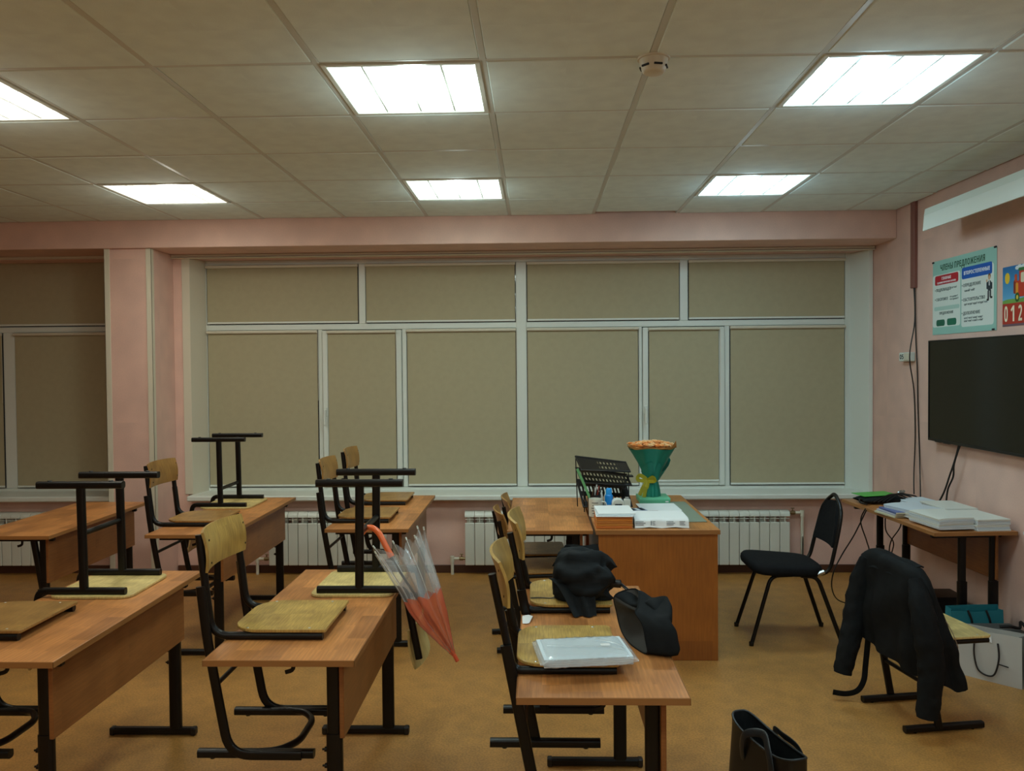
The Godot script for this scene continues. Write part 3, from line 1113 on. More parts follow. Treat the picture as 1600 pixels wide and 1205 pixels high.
# chair on upright posts that stand in the middle of the foot bars
func chair_post(label: String, ply: String, group: String, bar_y: float, half := 0.17) -> Node3D:
	var t := thing("school_chair", label, "chair", Vector3(), 0.0, group)
	var metal := pick("black_metal")
	var hr := 0.455
	var g: G
	for s in [-1, 1]:
		var z: float = s * half
		g = G.new()
		g.tube(PackedVector3Array([Vector3(0, 0.02, z), Vector3(0.006, hr, z)]), 0.0175, 0.0125, Vector3.BACK, 12, 0.6)
		part("leg", g, metal, t)
		g = G.new()
		g.tube(fillet([Vector3(-0.236, hr + 0.285, z), Vector3(-0.182, hr, z), Vector3(0.18, hr, z)], 0.03, 5), 0.0145, 0.0125, Vector3.BACK, 12, 0.7)
		part("back_tube", g, metal, t)
		foot(t, -0.178, 0.178, z, 0.017)
	g = G.new()
	g.tube(PackedVector3Array([Vector3(0, bar_y, -half), Vector3(0, bar_y, half)]), 0.012, 0.012, Vector3.UP, 10)
	part("crossbar", g, metal, t)
	seat_plate(t, -0.135, 0.208, half + 0.034, hr + 0.0135, 0.05, 0.05, pick(ply), null)
	back_plate(t, Vector3(-0.212, hr + 0.165, 0), Vector3(-0.238, hr + 0.325, 0), half + 0.014, 0.026, pick(ply), 0.02)
	return t


func chairs() -> void:
	var up := "chairs put up on desks, seat down"
	var inv := "chairs turned over on desks, legs up"
	var y1 := DESK_H + 0.0125 - 0.425
	var a := chair_curved("yellowish chair upright on the middle desk in front, nearest the viewer", "plywood", up)
	a.position = Vector3(-0.975, y1, -2.92)
	var br := chair_curved("brown seated chair on the lower left desk, mostly cut off by the photo's edge", "plywood_brown", up)
	br.position = Vector3(-2.03, y1, -2.905)
	copy(br, "chair upright on the far desk beside the pillar, next to the upturned one", Vector3(-2.13, y1, -4.91))
	copy(br, "nearer of the two upright chairs on the far middle desk", Vector3(-1.13, y1, -5.01))
	copy(br, "farther of the two upright chairs on the far middle desk, close to the window", Vector3(-1.13, y1, -5.64))
	var y2 := DESK_H + 0.0125 - 0.397
	var b := chair_slanted("chair holding the plastic wrapped white pad on its seat", "plywood", up)
	b.position = Vector3(0.02, y2, -2.61)
	copy(b, "chair holding the crumpled black umbrella on its seat", Vector3(0.055, y2, -3.22))
	var t1 := chair_slanted("chair on the floor at the cleared desk, the nearer of its two", "plywood_brown", "chairs standing on the floor", 0.44, 0.765)
	t1.transform = Transform3D(Basis(Vector3.UP, deg_to_rad(8)), Vector3(-0.075, 0, -4.84))
	copy(t1, "chair on the floor at the cleared desk, the one closer to the radiator", Vector3(-0.05, 0, -5.30), Basis(Vector3.UP, deg_to_rad(3)))
	var j := chair_slanted("chair on the floor with the black coat hung over its back", "plywood_pale", "chairs standing on the floor", 0.40, 0.69)
	j.transform = Transform3D(Basis(Vector3.UP, deg_to_rad(9.4)), Vector3(1.79, 0, -3.84))
	# upturned: seat flat on the desk, foot bars in the air
	var top := DESK_H + 0.455 + 0.0245 + 0.001
	var over_x := Basis(Vector3.RIGHT, PI)
	var over_z := Basis(Vector3.BACK, PI)
	var k := chair_post("upturned chair on the lower left desk, pale underside of its seat showing", "plywood_pale", inv, 0.22, 0.155)
	k.transform = Transform3D(over_x, Vector3(-1.87, top, -3.42))
	var c := chair_post("upturned chair on the middle desk with the clear umbrella hooked on it", "plywood_pale", inv, 0.22, 0.172)
	c.transform = Transform3D(over_z, Vector3(-0.725, top, -3.46))
	var f := chair_post("upturned chair on the far desk beside the pillar, against the wide window", "plywood_pale", inv, 0.35, 0.172)
	f.transform = Transform3D(over_x, Vector3(-2.125, top, -5.53))


# ---------------------------------------------------------------- teacher's place
const TD := 0.736


func teacher_place() -> void:
	var t := thing("teacher_desk", "large reddish brown teacher's desk with a closed side panel", "desk", Vector3(0.67, 0, -5.145))
	var m := pick("teacher_panel")
	var g := G.new()
	g.span(Vector3(-0.345, TD - 0.025, -0.615), Vector3(0.345, TD, 0.615), 0.003)
	part("tabletop", g, pick("teacher_top"), t)
	for s in [-1, 1]:
		g = G.new()
		g.span(Vector3(-0.33, 0.0, s * 0.608), Vector3(0.333, TD - 0.0255, s * 0.588), 0.002)
		part("side_panel", g, m, t)
	g = G.new()
	g.span(Vector3(-0.31, 0.22, -0.588), Vector3(-0.292, TD - 0.026, 0.588), 0.002)
	part("modesty_panel", g, m, t)
	g = G.new()
	g.span(Vector3(-0.345, TD - 0.026, 0.6155), Vector3(0.345, TD - 0.001, 0.6175), 0.0005)
	part("edge_band", g, pick("edge_band"), t)
	office_chair()
	letter_trays()
	bouquet()

	# small things on the desk top
	var mug := thing("mug", "white printed mug on the teacher's desk, left of the orange books", "mug", Vector3(0.352, TD, -4.95))
	g = G.new()
	g.lathe(PackedVector2Array([Vector2(0.001, 0.0), Vector2(0.036, 0.0), Vector2(0.039, 0.004), Vector2(0.04, 0.108), Vector2(0.0385, 0.109), Vector2(0.037, 0.107), Vector2(0.036, 0.008), Vector2(0.001, 0.007)]), Vector3(), 26)
	part("body", g, pick("white_enamel"), mug)
	g = G.new()
	g.tube(curve([Vector3(0.036, 0.09, 0.012), Vector3(0.06, 0.088, 0.018), Vector3(0.067, 0.055, 0.02), Vector3(0.055, 0.026, 0.016), Vector3(0.035, 0.022, 0.012)], 5), 0.006, 0.0045)
	part("handle", g, pick("white_enamel"), mug)
	for k in 5:
		g = G.new()
		var rows := []
		for y in [0.022 + k * 0.016, 0.0255 + k * 0.016]:
			var r := PackedVector3Array()
			for i in 9:
				var a := lerpf(PI * 0.38, PI * (0.66 + 0.03 * (k % 3)), i / 8.0)
				r.append(Vector3(cos(a) * 0.0404, y, sin(a) * 0.0404))
			rows.append(r)
		g.grid(rows, false)
		part("printed_line", g, pick("ink"), mug)
	var cup := thing("pen_cup", "black pen holder behind the white mug", "pen holder", Vector3(0.352, TD, -5.045))
	g = G.new()
	g.lathe(PackedVector2Array([Vector2(0.001, 0.0), Vector2(0.04, 0.0), Vector2(0.042, 0.12), Vector2(0.039, 0.12), Vector2(0.037, 0.006), Vector2(0.001, 0.005)]), Vector3(), 20)
	part("body", g, pick("black_plastic"), cup)
	var pens := [[Vector3(0.015, 0.11, 0.01), Vector3(0.03, 0.175, 0.02), Color(0.55, 0.2, 0.15)], [Vector3(-0.005, 0.11, 0.02), Vector3(-0.002, 0.17, 0.03), Color(0.1, 0.1, 0.1)], [Vector3(0.02, 0.11, -0.01), Vector3(0.055, 0.165, -0.008), Color(0.12, 0.12, 0.14)], [Vector3(-0.015, 0.11, 0.0), Vector3(0.0, 0.168, 0.012), Color(0.45, 0.33, 0.25)], [Vector3(0.0, 0.11, 0.0), Vector3(0.018, 0.18, 0.0), Color(0.8, 0.8, 0.78)]]
	for k in pens.size():
		var p = pens[k]
		g = G.new()
		var a: Vector3 = p[0]
		a = a - (p[1] - a) * 1.0
		a.y = 0.01
		g.tube(PackedVector3Array([a, p[1]]), 0.0045, 0.0045, Vector3.RIGHT, 8)
		var pen := solo("pen", g, mat("pen_%d" % k, p[2], 0.4), ["reddish pen standing in the black pen holder", "thin black pen standing in the black pen holder", "black pen leaning right in the black pen holder", "brownish pencil standing in the black pen holder", "white pen standing in the black pen holder"][k], "pen", Vector3(0.352, TD, -5.045), 0.0, "pens in the black holder")
		pen.name = pen.name
	g = G.new()
	g.box(Vector3(), Vector3(0.016, 0.30, 0.0025), 0.0005, Basis(Vector3(0, 0, 1), 0.40))
	solo("ruler", g, mat("ruler_green", Color(0.42, 0.68, 0.45), 0.35), "pale green ruler leaning out of the black pen holder", "ruler", Vector3(0.306, TD + 0.145, -5.015))
	var glue := thing("glue_bottle", "bright blue glue bottle among the desk things", "bottle", Vector3(0.442, TD, -5.03))
	g = G.new()
	g.lathe(PackedVector2Array([Vector2(0.001, 0.0), Vector2(0.024, 0.0), Vector2(0.026, 0.004), Vector2(0.026, 0.11), Vector2(0.02, 0.122), Vector2(0.012, 0.128)]), Vector3(), 18)
	part("body", g, mat("glue_blue", Color(0.07, 0.53, 0.86), 0.3), glue)
	g = G.new()
	g.lathe(PackedVector2Array([Vector2(0.019, 0.116), Vector2(0.019, 0.15), Vector2(0.014, 0.16), Vector2(0.001, 0.162)]), Vector3(), 16)
	part("cap", g, mat("glue_cap", Color(0.12, 0.60, 0.90), 0.3), glue)
	g = G.new()
	g.span(Vector3(-0.012, 0.03, 0.0245), Vector3(0.014, 0.06, 0.027), 0.001)
	part("paper_label", g, pick("paper"), glue)
	for k in 2:
		g = G.new()
		g.lathe(PackedVector2Array([Vector2(0.001, 0.0), Vector2(0.012, 0.0), Vector2(0.013, 0.004), Vector2(0.012, 0.1), Vector2(0.006, 0.13), Vector2(0.006, 0.145), Vector2(0.001, 0.147)]), Vector3(), 14)
		solo("correction_pen", g, pick("white_plastic"), ["white correction pen beside the black pen holder", "white correction pen touching the blue glue bottle"][k], "pen", Vector3(0.398 + 0.026 * k, TD, -5.055 + 0.02 * k), 0.0, "white correction pens")
	var tp := thing("tape_dispenser", "white and dark desk sharpener between mug and small white bottle", "sharpener", Vector3(0.492, TD, -4.98))
	g = G.new()
	g.extrude(round_rect(Vector2(-0.036, 0.0), Vector2(0.036, 0.105), [0.006, 0.006, 0.03, 0.03]), 0.06, Transform3D(Basis(), Vector3(0, 0, -0.03)), 0.004)
	part("body", g, pick("white_plastic"), tp)
	g = G.new()
	g.span(Vector3(-0.02, 0.012, 0.029), Vector3(0.024, 0.075, 0.033), 0.004)
	part("dark_window", g, pick("ink"), tp)
	var sm := thing("small_bottle", "small white bottle with a dark dot beside the letter trays", "bottle", Vector3(0.55, TD, -4.99))
	g = G.new()
	g.extrude(round_rect(Vector2(-0.02, 0.0), Vector2(0.02, 0.10), [0.004, 0.004, 0.008, 0.008]), 0.034, Transform3D(Basis(), Vector3(0, 0, -0.017)), 0.003)
	part("body", g, pick("white_plastic"), sm)
	g = G.new()
	g.lathe(PackedVector2Array([Vector2(0.001, 0.002), Vector2(0.01, 0.002), Vector2(0.011, 0.0)]), Vector3(0, 0.05, 0.0165), 14, Basis(Vector3.RIGHT, PI / 2))
	part("dot", g, pick("ink"), sm)
	g = G.new()
	g.span(Vector3(-0.012, 0.1, -0.012), Vector3(0.012, 0.112, 0.012), 0.003)
	part("cap", g, pick("steel"), sm)
	g = G.new()
	g.span(Vector3(-0.055, 0.0, -0.07), Vector3(0.055, 0.018, 0.07), 0.003)
	var bl := solo("card_pack", g, mat("card_blue", Color(0.42, 0.48, 0.60), 0.4), "flat grey blue pack lying at the foot of the letter trays", "pack", Vector3(0.625, TD, -5.07), 0.25)
	for k in 3:
		g = G.new()
		g.span(Vector3(-0.04 + k * 0.03, 0.0182, -0.05), Vector3(-0.02 + k * 0.03, 0.0205, 0.02), 0.001)
		part("printed_patch", g, pick("ink") if k != 1 else pick("paper"), bl)
	# orange exercise books under white papers
	var y := TD
	for k in 5:
		g = G.new()
		g.span(Vector3(-0.101, 0.0, -0.10), Vector3(0.101, 0.0128, 0.10), 0.002)
		var bk := solo("exercise_book", g, mat("book_orange_%d" % k, Color(0.80 - 0.03 * (k % 3), 0.44 + 0.04 * (k % 2), 0.17), 0.5), ["lowest orange book at the near corner of the teacher's desk", "second orange book from the bottom of the teacher's desk stack", "middle orange book of the teacher's desk stack", "second orange book from the top, under white papers", "topmost orange book, right beneath the white papers"][k], "book", Vector3(0.433 + 0.002 * (k % 2), y, -4.672), 0.01 * (k % 3 - 1), "orange books on the teacher's desk")
		g = G.new()
		g.span(Vector3(-0.099, 0.0028, -0.1015), Vector3(0.1018, 0.010, 0.098), 0.0)
		part("pages", g, pick("paper_cream"), bk)
		y += 0.0132
	for k in 3:
		g = G.new()
		g.span(Vector3(-0.105, 0.0, -0.145), Vector3(0.105, 0.005, 0.125), 0.001)
		solo("paper_sheaf", g, pick("paper_cool") if k == 1 else pick("paper"), ["lowest white sheaf on the orange books", "greyish sheaf in the middle on the orange books", "topmost white sheaf on the orange books"][k], "papers", Vector3(0.437 + 0.004 * k, y, -4.69 - 0.012 * k), 0.03 * (k - 1), "white sheaves on the orange books")
		y += 0.0056
	newspaper()
	# flat things farther back
	g = G.new()
	g.span(Vector3(-0.155, 0.0, -0.35), Vector3(0.155, 0.006, 0.35), 0.002)
	solo("desk_pad", g, mat("pad_grey", Color(0.50, 0.55, 0.48), 0.45), "greyish green desk pad on the right side of the teacher's desk", "desk pad", Vector3(0.832, TD, -5.10))
	g = G.new()
	g.span(Vector3(-0.125, 0.0, -0.135), Vector3(0.125, 0.004, 0.135), 0.001)
	solo("paper_sheet", g, pick("paper"), "plain white sheet lying between green box and newspapers", "paper", Vector3(0.775, TD + 0.0062, -5.22), 0.03)
	g = G.new()
	g.span(Vector3(-0.045, 0.0, -0.004), Vector3(0.045, 0.007, 0.004), 0.003)
	solo("red_pencil", g, mat("red_pencil_paint", Color(0.55, 0.08, 0.10), 0.4), "dark red pencil along the near edge of the white sheet", "pencil", Vector3(0.71, TD + 0.0062, -5.07), 0.04)
	var gb := thing("gift_box", "flat mint green box in front of the bouquet", "box", Vector3(0.776, TD + 0.0062, -5.47))
	g = G.new()
	g.span(Vector3(-0.1, 0.0, -0.1), Vector3(0.1, 0.033, 0.1), 0.002)
	part("body", g, mat("mint", Color(0.36, 0.70, 0.54), 0.5), gb)
	g = G.new()
	g.span(Vector3(-0.102, 0.02, -0.102), Vector3(0.102, 0.035, 0.102), 0.002)
	part("lid", g, mat("mint_lid", Color(0.40, 0.74, 0.58), 0.5), gb)
	g = G.new()
	g.span(Vector3(0.068, 0.008, 0.101), Vector3(0.088, 0.016, 0.1035), 0.0)
	part("paper_label", g, pick("paper"), gb)


func newspaper() -> void:
	var t := thing("newspaper_pile", "pile of printed papers hanging over the teacher's desk edge", "newspapers", Vector3(0.70, TD, -4.76))
	var g := G.new()
	for k in 4:
		g.box(Vector3(0.002 * k, 0.006 + 0.0115 * k, 0.03), Vector3(0.29, 0.0108, 0.25), 0.003, Basis(Vector3.UP, 0.02 * (k % 2) - 0.01))
	part("pages", g, pick("paper_cool"), t)
	var rows := []
	var path := [Vector2(-0.09, 0.049), Vector2(-0.03, 0.052), Vector2(0.05, 0.051), Vector2(0.14, 0.05), Vector2(0.163, 0.045), Vector2(0.172, 0.032), Vector2(0.175, 0.014), Vector2(0.184, 0.002)]
	for i in path.size():
		var r := PackedVector3Array()
		for j in 9:
			var x := lerpf(-0.152, 0.152, j / 8.0)
			r.append(Vector3(x, path[i].y + 0.003 * sin(j * 1.7 + i * 0.6) * minf(1.0, i / 3.0) + 0.0015, path[i].x))
		rows.append(r)
	g = G.new()
	g.slab(rows, 0.0012)
	part("top_sheet", g, pick("paper"), t)
	var k2 := 0
	for a in [[-0.12, 0.07], [-0.045, 0.02], [0.05, 0.06], [0.115, 0.04]]:
		for y in [0.036, 0.027, 0.018]:
			g = G.new()
			g.span(Vector3(a[0] - a[1] * 0.4, y, 0.178 - (y - 0.012) * 0.16), Vector3(a[0] + a[1] * (0.4 if k2 % 2 else 0.25), y + 0.0025, 0.1795 - (y - 0.012) * 0.16), 0.0)
			part("printed_line", g, mat("print_grey", Color(0.38, 0.41, 0.46), 0.8), t)
			k2 += 1
	g = G.new()
	g.span(Vector3(-0.062, 0.012, 0.1765), Vector3(-0.058, 0.042, 0.178), 0.0)
	part("printed_line", g, mat("print_grey", Color(0.38, 0.41, 0.46), 0.8), t)


func letter_trays() -> void:
	var t := thing("letter_tray", "black three-tier perforated letter tray at the end of the teacher's desk", "letter tray", Vector3(0.42, TD, -5.14))
	var m := pick("black_plastic")
	var tiers := [[Vector3(0.258, 0.905, -5.27), Vector3(0.575, 0.88, -5.22), Vector3(0.59, 0.775, -5.0), Vector3(0.288, 0.765, -5.03)], [Vector3(0.252, 0.985, -5.25), Vector3(0.58, 0.945, -5.2), Vector3(0.588, 0.905, -5.0), Vector3(0.283, 0.915, -5.03)], [Vector3(0.25, 1.06, -5.25), Vector3(0.573, 1.025, -5.2), Vector3(0.58, 0.99, -5.0), Vector3(0.278, 0.995, -5.03)]]
	for k in 3:
		var c: Array = tiers[k]
		var o := t.position + Vector3(0, 0, 0.06)
		var at := func(u: float, v: float, n := 0.0) -> Vector3:
			var p: Vector3 = c[0].lerp(c[1], u).lerp(c[3].lerp(c[2], u), v)
			return p - o + Vector3(0, n, 0)
		var g := G.new()
		# solid bands and the slats between the slots
		for band in [[0.0, 0.2], [0.42, 0.58], [0.8, 1.0]]:
			g.slab([PackedVector3Array([at.call(0.0, band[0]), at.call(0.5, band[0]), at.call(1.0, band[0])]), PackedVector3Array([at.call(0.0, band[1]), at.call(0.5, band[1]), at.call(1.0, band[1])])], 0.004)
		for band in [[0.2, 0.42], [0.58, 0.8]]:
			for s in 15:
				var u0 := s / 14.5
				if (k == 2 and (s < 6 or s > 11)) or (s % 1 == 0 and k == 0 and s > 12):
					u0 = s / 15.0
					g.slab([PackedVector3Array([at.call(u0, band[0]), at.call(minf(1.0, u0 + 0.067), band[0])]), PackedVector3Array([at.call(u0, band[1]), at.call(minf(1.0, u0 + 0.067), band[1])])], 0.004)
				else:
					g.slab([PackedVector3Array([at.call(u0, band[0]), at.call(minf(1.0, u0 + 0.036), band[0])]), PackedVector3Array([at.call(u0, band[1]), at.call(minf(1.0, u0 + 0.036), band[1])])], 0.004)
		var tray := part("tray", g, m, t)
		g = G.new()
		g.tube(PackedVector3Array([at.call(0.0, 0.0, 0.004), at.call(0.0, 1.0, 0.004), at.call(1.0, 1.0, 0.004), at.call(1.0, 0.0, 0.004), at.call(0.0, 0.0, 0.004)]), 0.005, 0.006, Vector3.UP, 6)
		part("rim", g, m, tray)
	for p in [[Vector3(0.262, TD, -5.24), Vector3(0.252, 1.05, -5.25)], [Vector3(0.565, TD, -5.18), Vector3(0.562, 1.025, -5.19)], [Vector3(0.575, TD, -5.05), Vector3(0.572, 0.995, -5.04)], [Vector3(0.295, TD, -5.04), Vector3(0.288, 0.99, -5.05)]]:
		var g := G.new()
		g.tube(PackedVector3Array([p[0] - t.position - Vector3(0, 0, 0.06), p[1] - t.position - Vector3(0, 0, 0.06)]), 0.0035, 0.0035, Vector3.RIGHT, 6)
		part("post", g, m, t)
	var g3 := G.new()
	g3.span(Vector3(0.57, 0.945, -5.22) - t.position, Vector3(0.61, 0.955, -5.16) - t.position, 0.002)
	part("tab", g3, m, t)


func bouquet() -> void:
	var at := Vector3(0.768, TD + 0.042, -5.47)
	var t := thing("bouquet", "bouquet of orange flowers in dark green paper on the teacher's desk", "bouquet", at)
	var paper := mat("wrap_green", Color(0.04, 0.52, 0.44), 0.5)
	paper.backlight_enabled = true
	paper.backlight = Color(0.0, 0.06, 0.04)
	var prof := [Vector2(0.055, 0.0), Vector2(0.05, 0.045), Vector2(0.038, 0.105), Vector2(0.042, 0.125), Vector2(0.058, 0.155), Vector2(0.092, 0.225), Vector2(0.13, 0.285), Vector2(0.158, 0.325)]
	var rows := []
	for i in prof.size():
		var r := PackedVector3Array()
		for j in 48:
			var a := TAU * j / 48.0
			var pleat := 0.11 * sin(a * 9.0 + i * 0.3) * (1.0 - i / 9.0) + 0.03 * sin(a * 5.0)
			var lift := 0.006 * sin(a * 4.0 + 1.0) if i == prof.size() - 1 else 0.0
			r.append(Vector3(cos(a) * prof[i].x * (1.0 + pleat), prof[i].y + lift, sin(a) * prof[i].x * (1.0 + pleat)))
		rows.append(r)
	var g := G.new()
	g.grid(rows)
	part("wrapping_paper", g, paper, t)
	# a second sheet folded round the front with a free corner on the right
	rows = []
	for i in 9:
		var v := i / 8.0
		var r := PackedVector3Array()
		for j in 21:
			var u := j / 20.0
			var a := lerpf(PI * 0.98, -PI * 0.16, u)
			var top := 0.165 + 0.075 * sin(clampf((u - 0.05) * 1.35, 0.0, 1.0) * PI) + 0.085 * smoothstep(0.82, 1.0, u)
			var h := lerpf(0.105, top, v)
			var rad := 0.043 + (h - 0.105) * 0.40 + 0.004 + 0.05 * smoothstep(0.78, 1.0, u) * v
			r.append(Vector3(cos(a) * rad * (1.0 + 0.05 * sin(u * 23.0)), h, sin(a) * rad * (1.0 + 0.05 * sin(u * 23.0))))
		rows.append(r)
	g = G.new()
	g.slab(rows, 0.001)
	part("folded_sheet", g, mat("wrap_green_dark", Color(0.03, 0.47, 0.40), 0.5), t)
	# thin orange lining showing along the rim
	g = G.new()
	var lin := []
	for i in 3:
		var r := PackedVector3Array()
		for j in 40:
			var a := TAU * j / 40.0
			var rad := 0.150 + 0.004 * i + 0.003 * sin(a * 6.0)
			r.append(Vector3(cos(a) * rad, 0.322 + 0.007 * i + 0.003 * sin(a * 7.0 + i), sin(a) * rad))
		lin.append(r)
	g.grid(lin)
	part("paper_lining", g, mat("lining_peach", Color(0.78, 0.56, 0.30), 0.6), t)
	g = G.new()
	g.tri(Vector3(0.125, 0.325, 0.05), Vector3(0.165, 0.325, 0.02), Vector3(0.158, 0.375, 0.035), Vector3(0, 0.3, 0))
	g.tri(Vector3(0.125, 0.325, 0.05), Vector3(0.165, 0.325, 0.02), Vector3(0.158, 0.375, 0.035), Vector3(0.3, 0.3, 0.3))
	part("lining_corner", g, mat("lining_peach", Color(0.78, 0.56, 0.30), 0.6), t)
	var r2 := RandomNumberGenerator.new()
	r2.seed = 5
	for k in 42:
		var a := k * 2.39996
		var rad := 0.146 * sqrt((k + 0.5) / 42.0)
		var p := Vector3(cos(a) * rad, 0.332 + 0.022 * (1.0 - rad / 0.146) + r2.randf() * 0.01, sin(a) * rad)
		g = G.new()
		for ring in 3:
			for q in 6 - ring:
				var b := TAU * (q + ring * 0.4) / (6 - ring) + k
				var tilt: float = [1.15, 0.7, 0.25][ring]
				var d := Vector3(cos(b) * sin(tilt), cos(tilt), sin(b) * sin(tilt))
				var side := Vector3(-sin(b), 0, cos(b))
				var ln: float = [0.026, 0.022, 0.018][ring]
				g.slab([PackedVector3Array([p, p, p + side * 0.0001]), PackedVector3Array([p + d * ln * 0.6 - side * 0.012, p + d * ln * 0.55, p + d * ln * 0.6 + side * 0.012]), PackedVector3Array([p + d * ln - side * 0.008, p + d * ln * 1.08, p + d * ln + side * 0.008])], 0.0008)
		part("flower", g, mat("petal_%d" % (k % 3), [Color(1.0, 0.79, 0.55), Color(1.0, 0.86, 0.66), Color(0.98, 0.70, 0.42)][k % 3], 0.6), t)
	g = G.new()
	var fill := []
	for q in [[0.146, 0.326], [0.11, 0.334], [0.06, 0.340], [0.002, 0.342]]:
		var r := PackedVector3Array()
		for j in 30:
			var a := TAU * j / 30.0
			r.append(Vector3(cos(a) * q[0], q[1] + 0.004 * sin(a * 8.0), sin(a) * q[0]))
		fill.append(r)
	g.grid(fill)
	part("filler", g, mat("filler_peach", Color(0.95, 0.72, 0.45), 0.7), t)
	# ribbon with a bow on the left
	var ribbon := mat("ribbon_yellow", Color(0.66, 0.62, 0.10), 0.45)
	g = G.new()
	var band := []
	for i in 3:
		var r := PackedVector3Array()
		for j in 24:
			var a := TAU * j / 24.0
			r.append(Vector3(cos(a) * 0.0445, 0.1 + 0.008 * i, sin(a) * 0.0445))
		band.append(r)
	g.grid(band)
	part("ribbon", g, ribbon, t)
	for l in [[Vector3(-0.03, 0.11, 0.04), Vector3(-0.085, 0.145, 0.05), Vector3(-0.1, 0.115, 0.06), Vector3(-0.035, 0.105, 0.045)], [Vector3(-0.03, 0.11, 0.045), Vector3(0.0, 0.135, 0.075), Vector3(0.01, 0.11, 0.07), Vector3(-0.03, 0.105, 0.05)], [Vector3(-0.035, 0.108, 0.045), Vector3(-0.06, 0.075, 0.065), Vector3(-0.075, 0.045, 0.06), Vector3(-0.09, 0.015, 0.07)], [Vector3(-0.03, 0.108, 0.045), Vector3(-0.04, 0.07, 0.065), Vector3(-0.05, 0.05, 0.06), Vector3(-0.06, 0.0, 0.065)]]:
		g = G.new()
		g.tube(curve(l, 6), 0.014, 0.0018, Vector3(0.2, 0.1, 1), 8)
		part("bow_loop", g, ribbon, t)


func office_chair() -> void:
	var t := thing("office_chair", "black padded office chair with a rounded tapered back beside the teacher's desk", "chair", Vector3(1.52, 0, -4.96))
	var o := t.position
	var metal := pick("black_metal")
	var g: G
	for z in [-5.145, -4.785]:
		var s := signf(z + 4.96)
		g = G.new()
		g.tube(fillet([Vector3(1.252, 0.006, z) - o, Vector3(1.375, 0.405, z - s * 0.03) - o, Vector3(1.50, 0.41, z - s * 0.03) - o], 0.05), 0.0115, 0.0115, Vector3.BACK, 10)
		part("front_leg", g, metal, t)
		g = G.new()
		g.tube(fillet([Vector3(1.782, 0.006, z) - o, Vector3(1.645, 0.40, z - s * 0.03) - o, Vector3(1.55, 0.405, z - s * 0.03) - o], 0.06), 0.0125, 0.0125, Vector3.BACK, 10)
		part("rear_leg", g, metal, t)
	for p in [Vector3(1.252, 0, -5.145), Vector3(1.252, 0, -4.785), Vector3(1.782, 0, -5.145), Vector3(1.782, 0, -4.785)]:
		g = G.new()
		g.lathe(PackedVector2Array([Vector2(0.001, 0.0), Vector2(0.014, 0.0), Vector2(0.0145, 0.022), Vector2(0.012, 0.024)]), p - o, 12)
		part("foot_cap", g, pick("black_plastic"), t)
	g = G.new()
	g.tube(fillet([Vector3(1.40, 0.412, -4.83) - o, Vector3(1.62, 0.412, -4.81) - o, Vector3(1.62, 0.412, -5.11) - o, Vector3(1.40, 0.412, -5.09) - o, Vector3(1.40, 0.412, -4.83) - o], 0.05), 0.011, 0.011, Vector3.UP, 10)
	part("seat_frame", g, metal, t)
	# cushion: rounded block, a little wider in front
	var rows := []
	for lv in [[0.93, 0.422], [0.985, 0.432], [1.0, 0.448], [0.985, 0.468], [0.93, 0.482], [0.7, 0.488], [0.35, 0.490], [0.01, 0.490]]:
		var r := PackedVector3Array()
		for j in 40:
			var a := TAU * j / 40.0
			var ca := signf(cos(a)) * pow(absf(cos(a)), 0.45)
			var sa := signf(sin(a)) * pow(absf(sin(a)), 0.45)
			var x: float = ca * 0.215 * lv[0]
			var z: float = sa * (0.215 - 0.02 * ca) * lv[0]
			r.append(Vector3(1.475 + x, lv[1] + 0.012 * (-ca) * lv[0] - 0.008, -4.96 + z) - o)
		rows.append(r)
	g = G.new()
	g.grid(rows)
	g.cap(rows[0], Vector3(1.475, 0.46, -4.96) - o)
	part("seat", g, pick("seat_cloth"), t)
	# back: bent tube loop with a tapered pad
	var loop := [Vector3(1.63, 0.415, -4.80), Vector3(1.70, 0.445, -4.785), Vector3(1.735, 0.56, -4.785), Vector3(1.775, 0.74, -4.80), Vector3(1.79, 0.805, -4.845), Vector3(1.797, 0.85, -4.92), Vector3(1.798, 0.862, -4.96), Vector3(1.797, 0.85, -5.0), Vector3(1.79, 0.805, -5.075), Vector3(1.775, 0.74, -5.12), Vector3(1.735, 0.56, -5.135), Vector3(1.70, 0.445, -5.135), Vector3(1.63, 0.415, -5.12)]
	var lp := []
	for p in loop:
		lp.append(p - o)
	g = G.new()
	g.tube(curve(lp, 5), 0.0115, 0.0115, Vector3.UP, 10)
	part("back_frame", g, metal, t)
	rows = []
	for i in 9:
		var v := i / 8.0
		var y := lerpf(0.575, 0.815, v)
		var half := lerpf(0.163, 0.088, pow(v, 1.8))
		var r := PackedVector3Array()
		for j in 13:
			var u := j / 6.0 - 1.0
			r.append(Vector3(1.738 + (y - 0.56) * 0.215 + 0.02 * (1.0 - u * u) - 0.02, y + 0.012 * (1.0 - u * u) * (1.0 if i == 8 else 0.0), -4.96 + u * half) - o)
		rows.append(r)
	g = G.new()
	g.slab(rows, 0.03)
	part("backrest", g, pick("seat_cloth"), t)
	for p in [Vector3(1.655, 0.428, -4.787), Vector3(1.655, 0.428, -5.133)]:
		g = G.new()
		g.tube(PackedVector3Array([p - o + Vector3(-0.02, -0.008, 0), p - o + Vector3(0.02, 0.008, 0)]), 0.014, 0.014, Vector3.UP, 12)
		part("collar", g, pick("steel"), t)


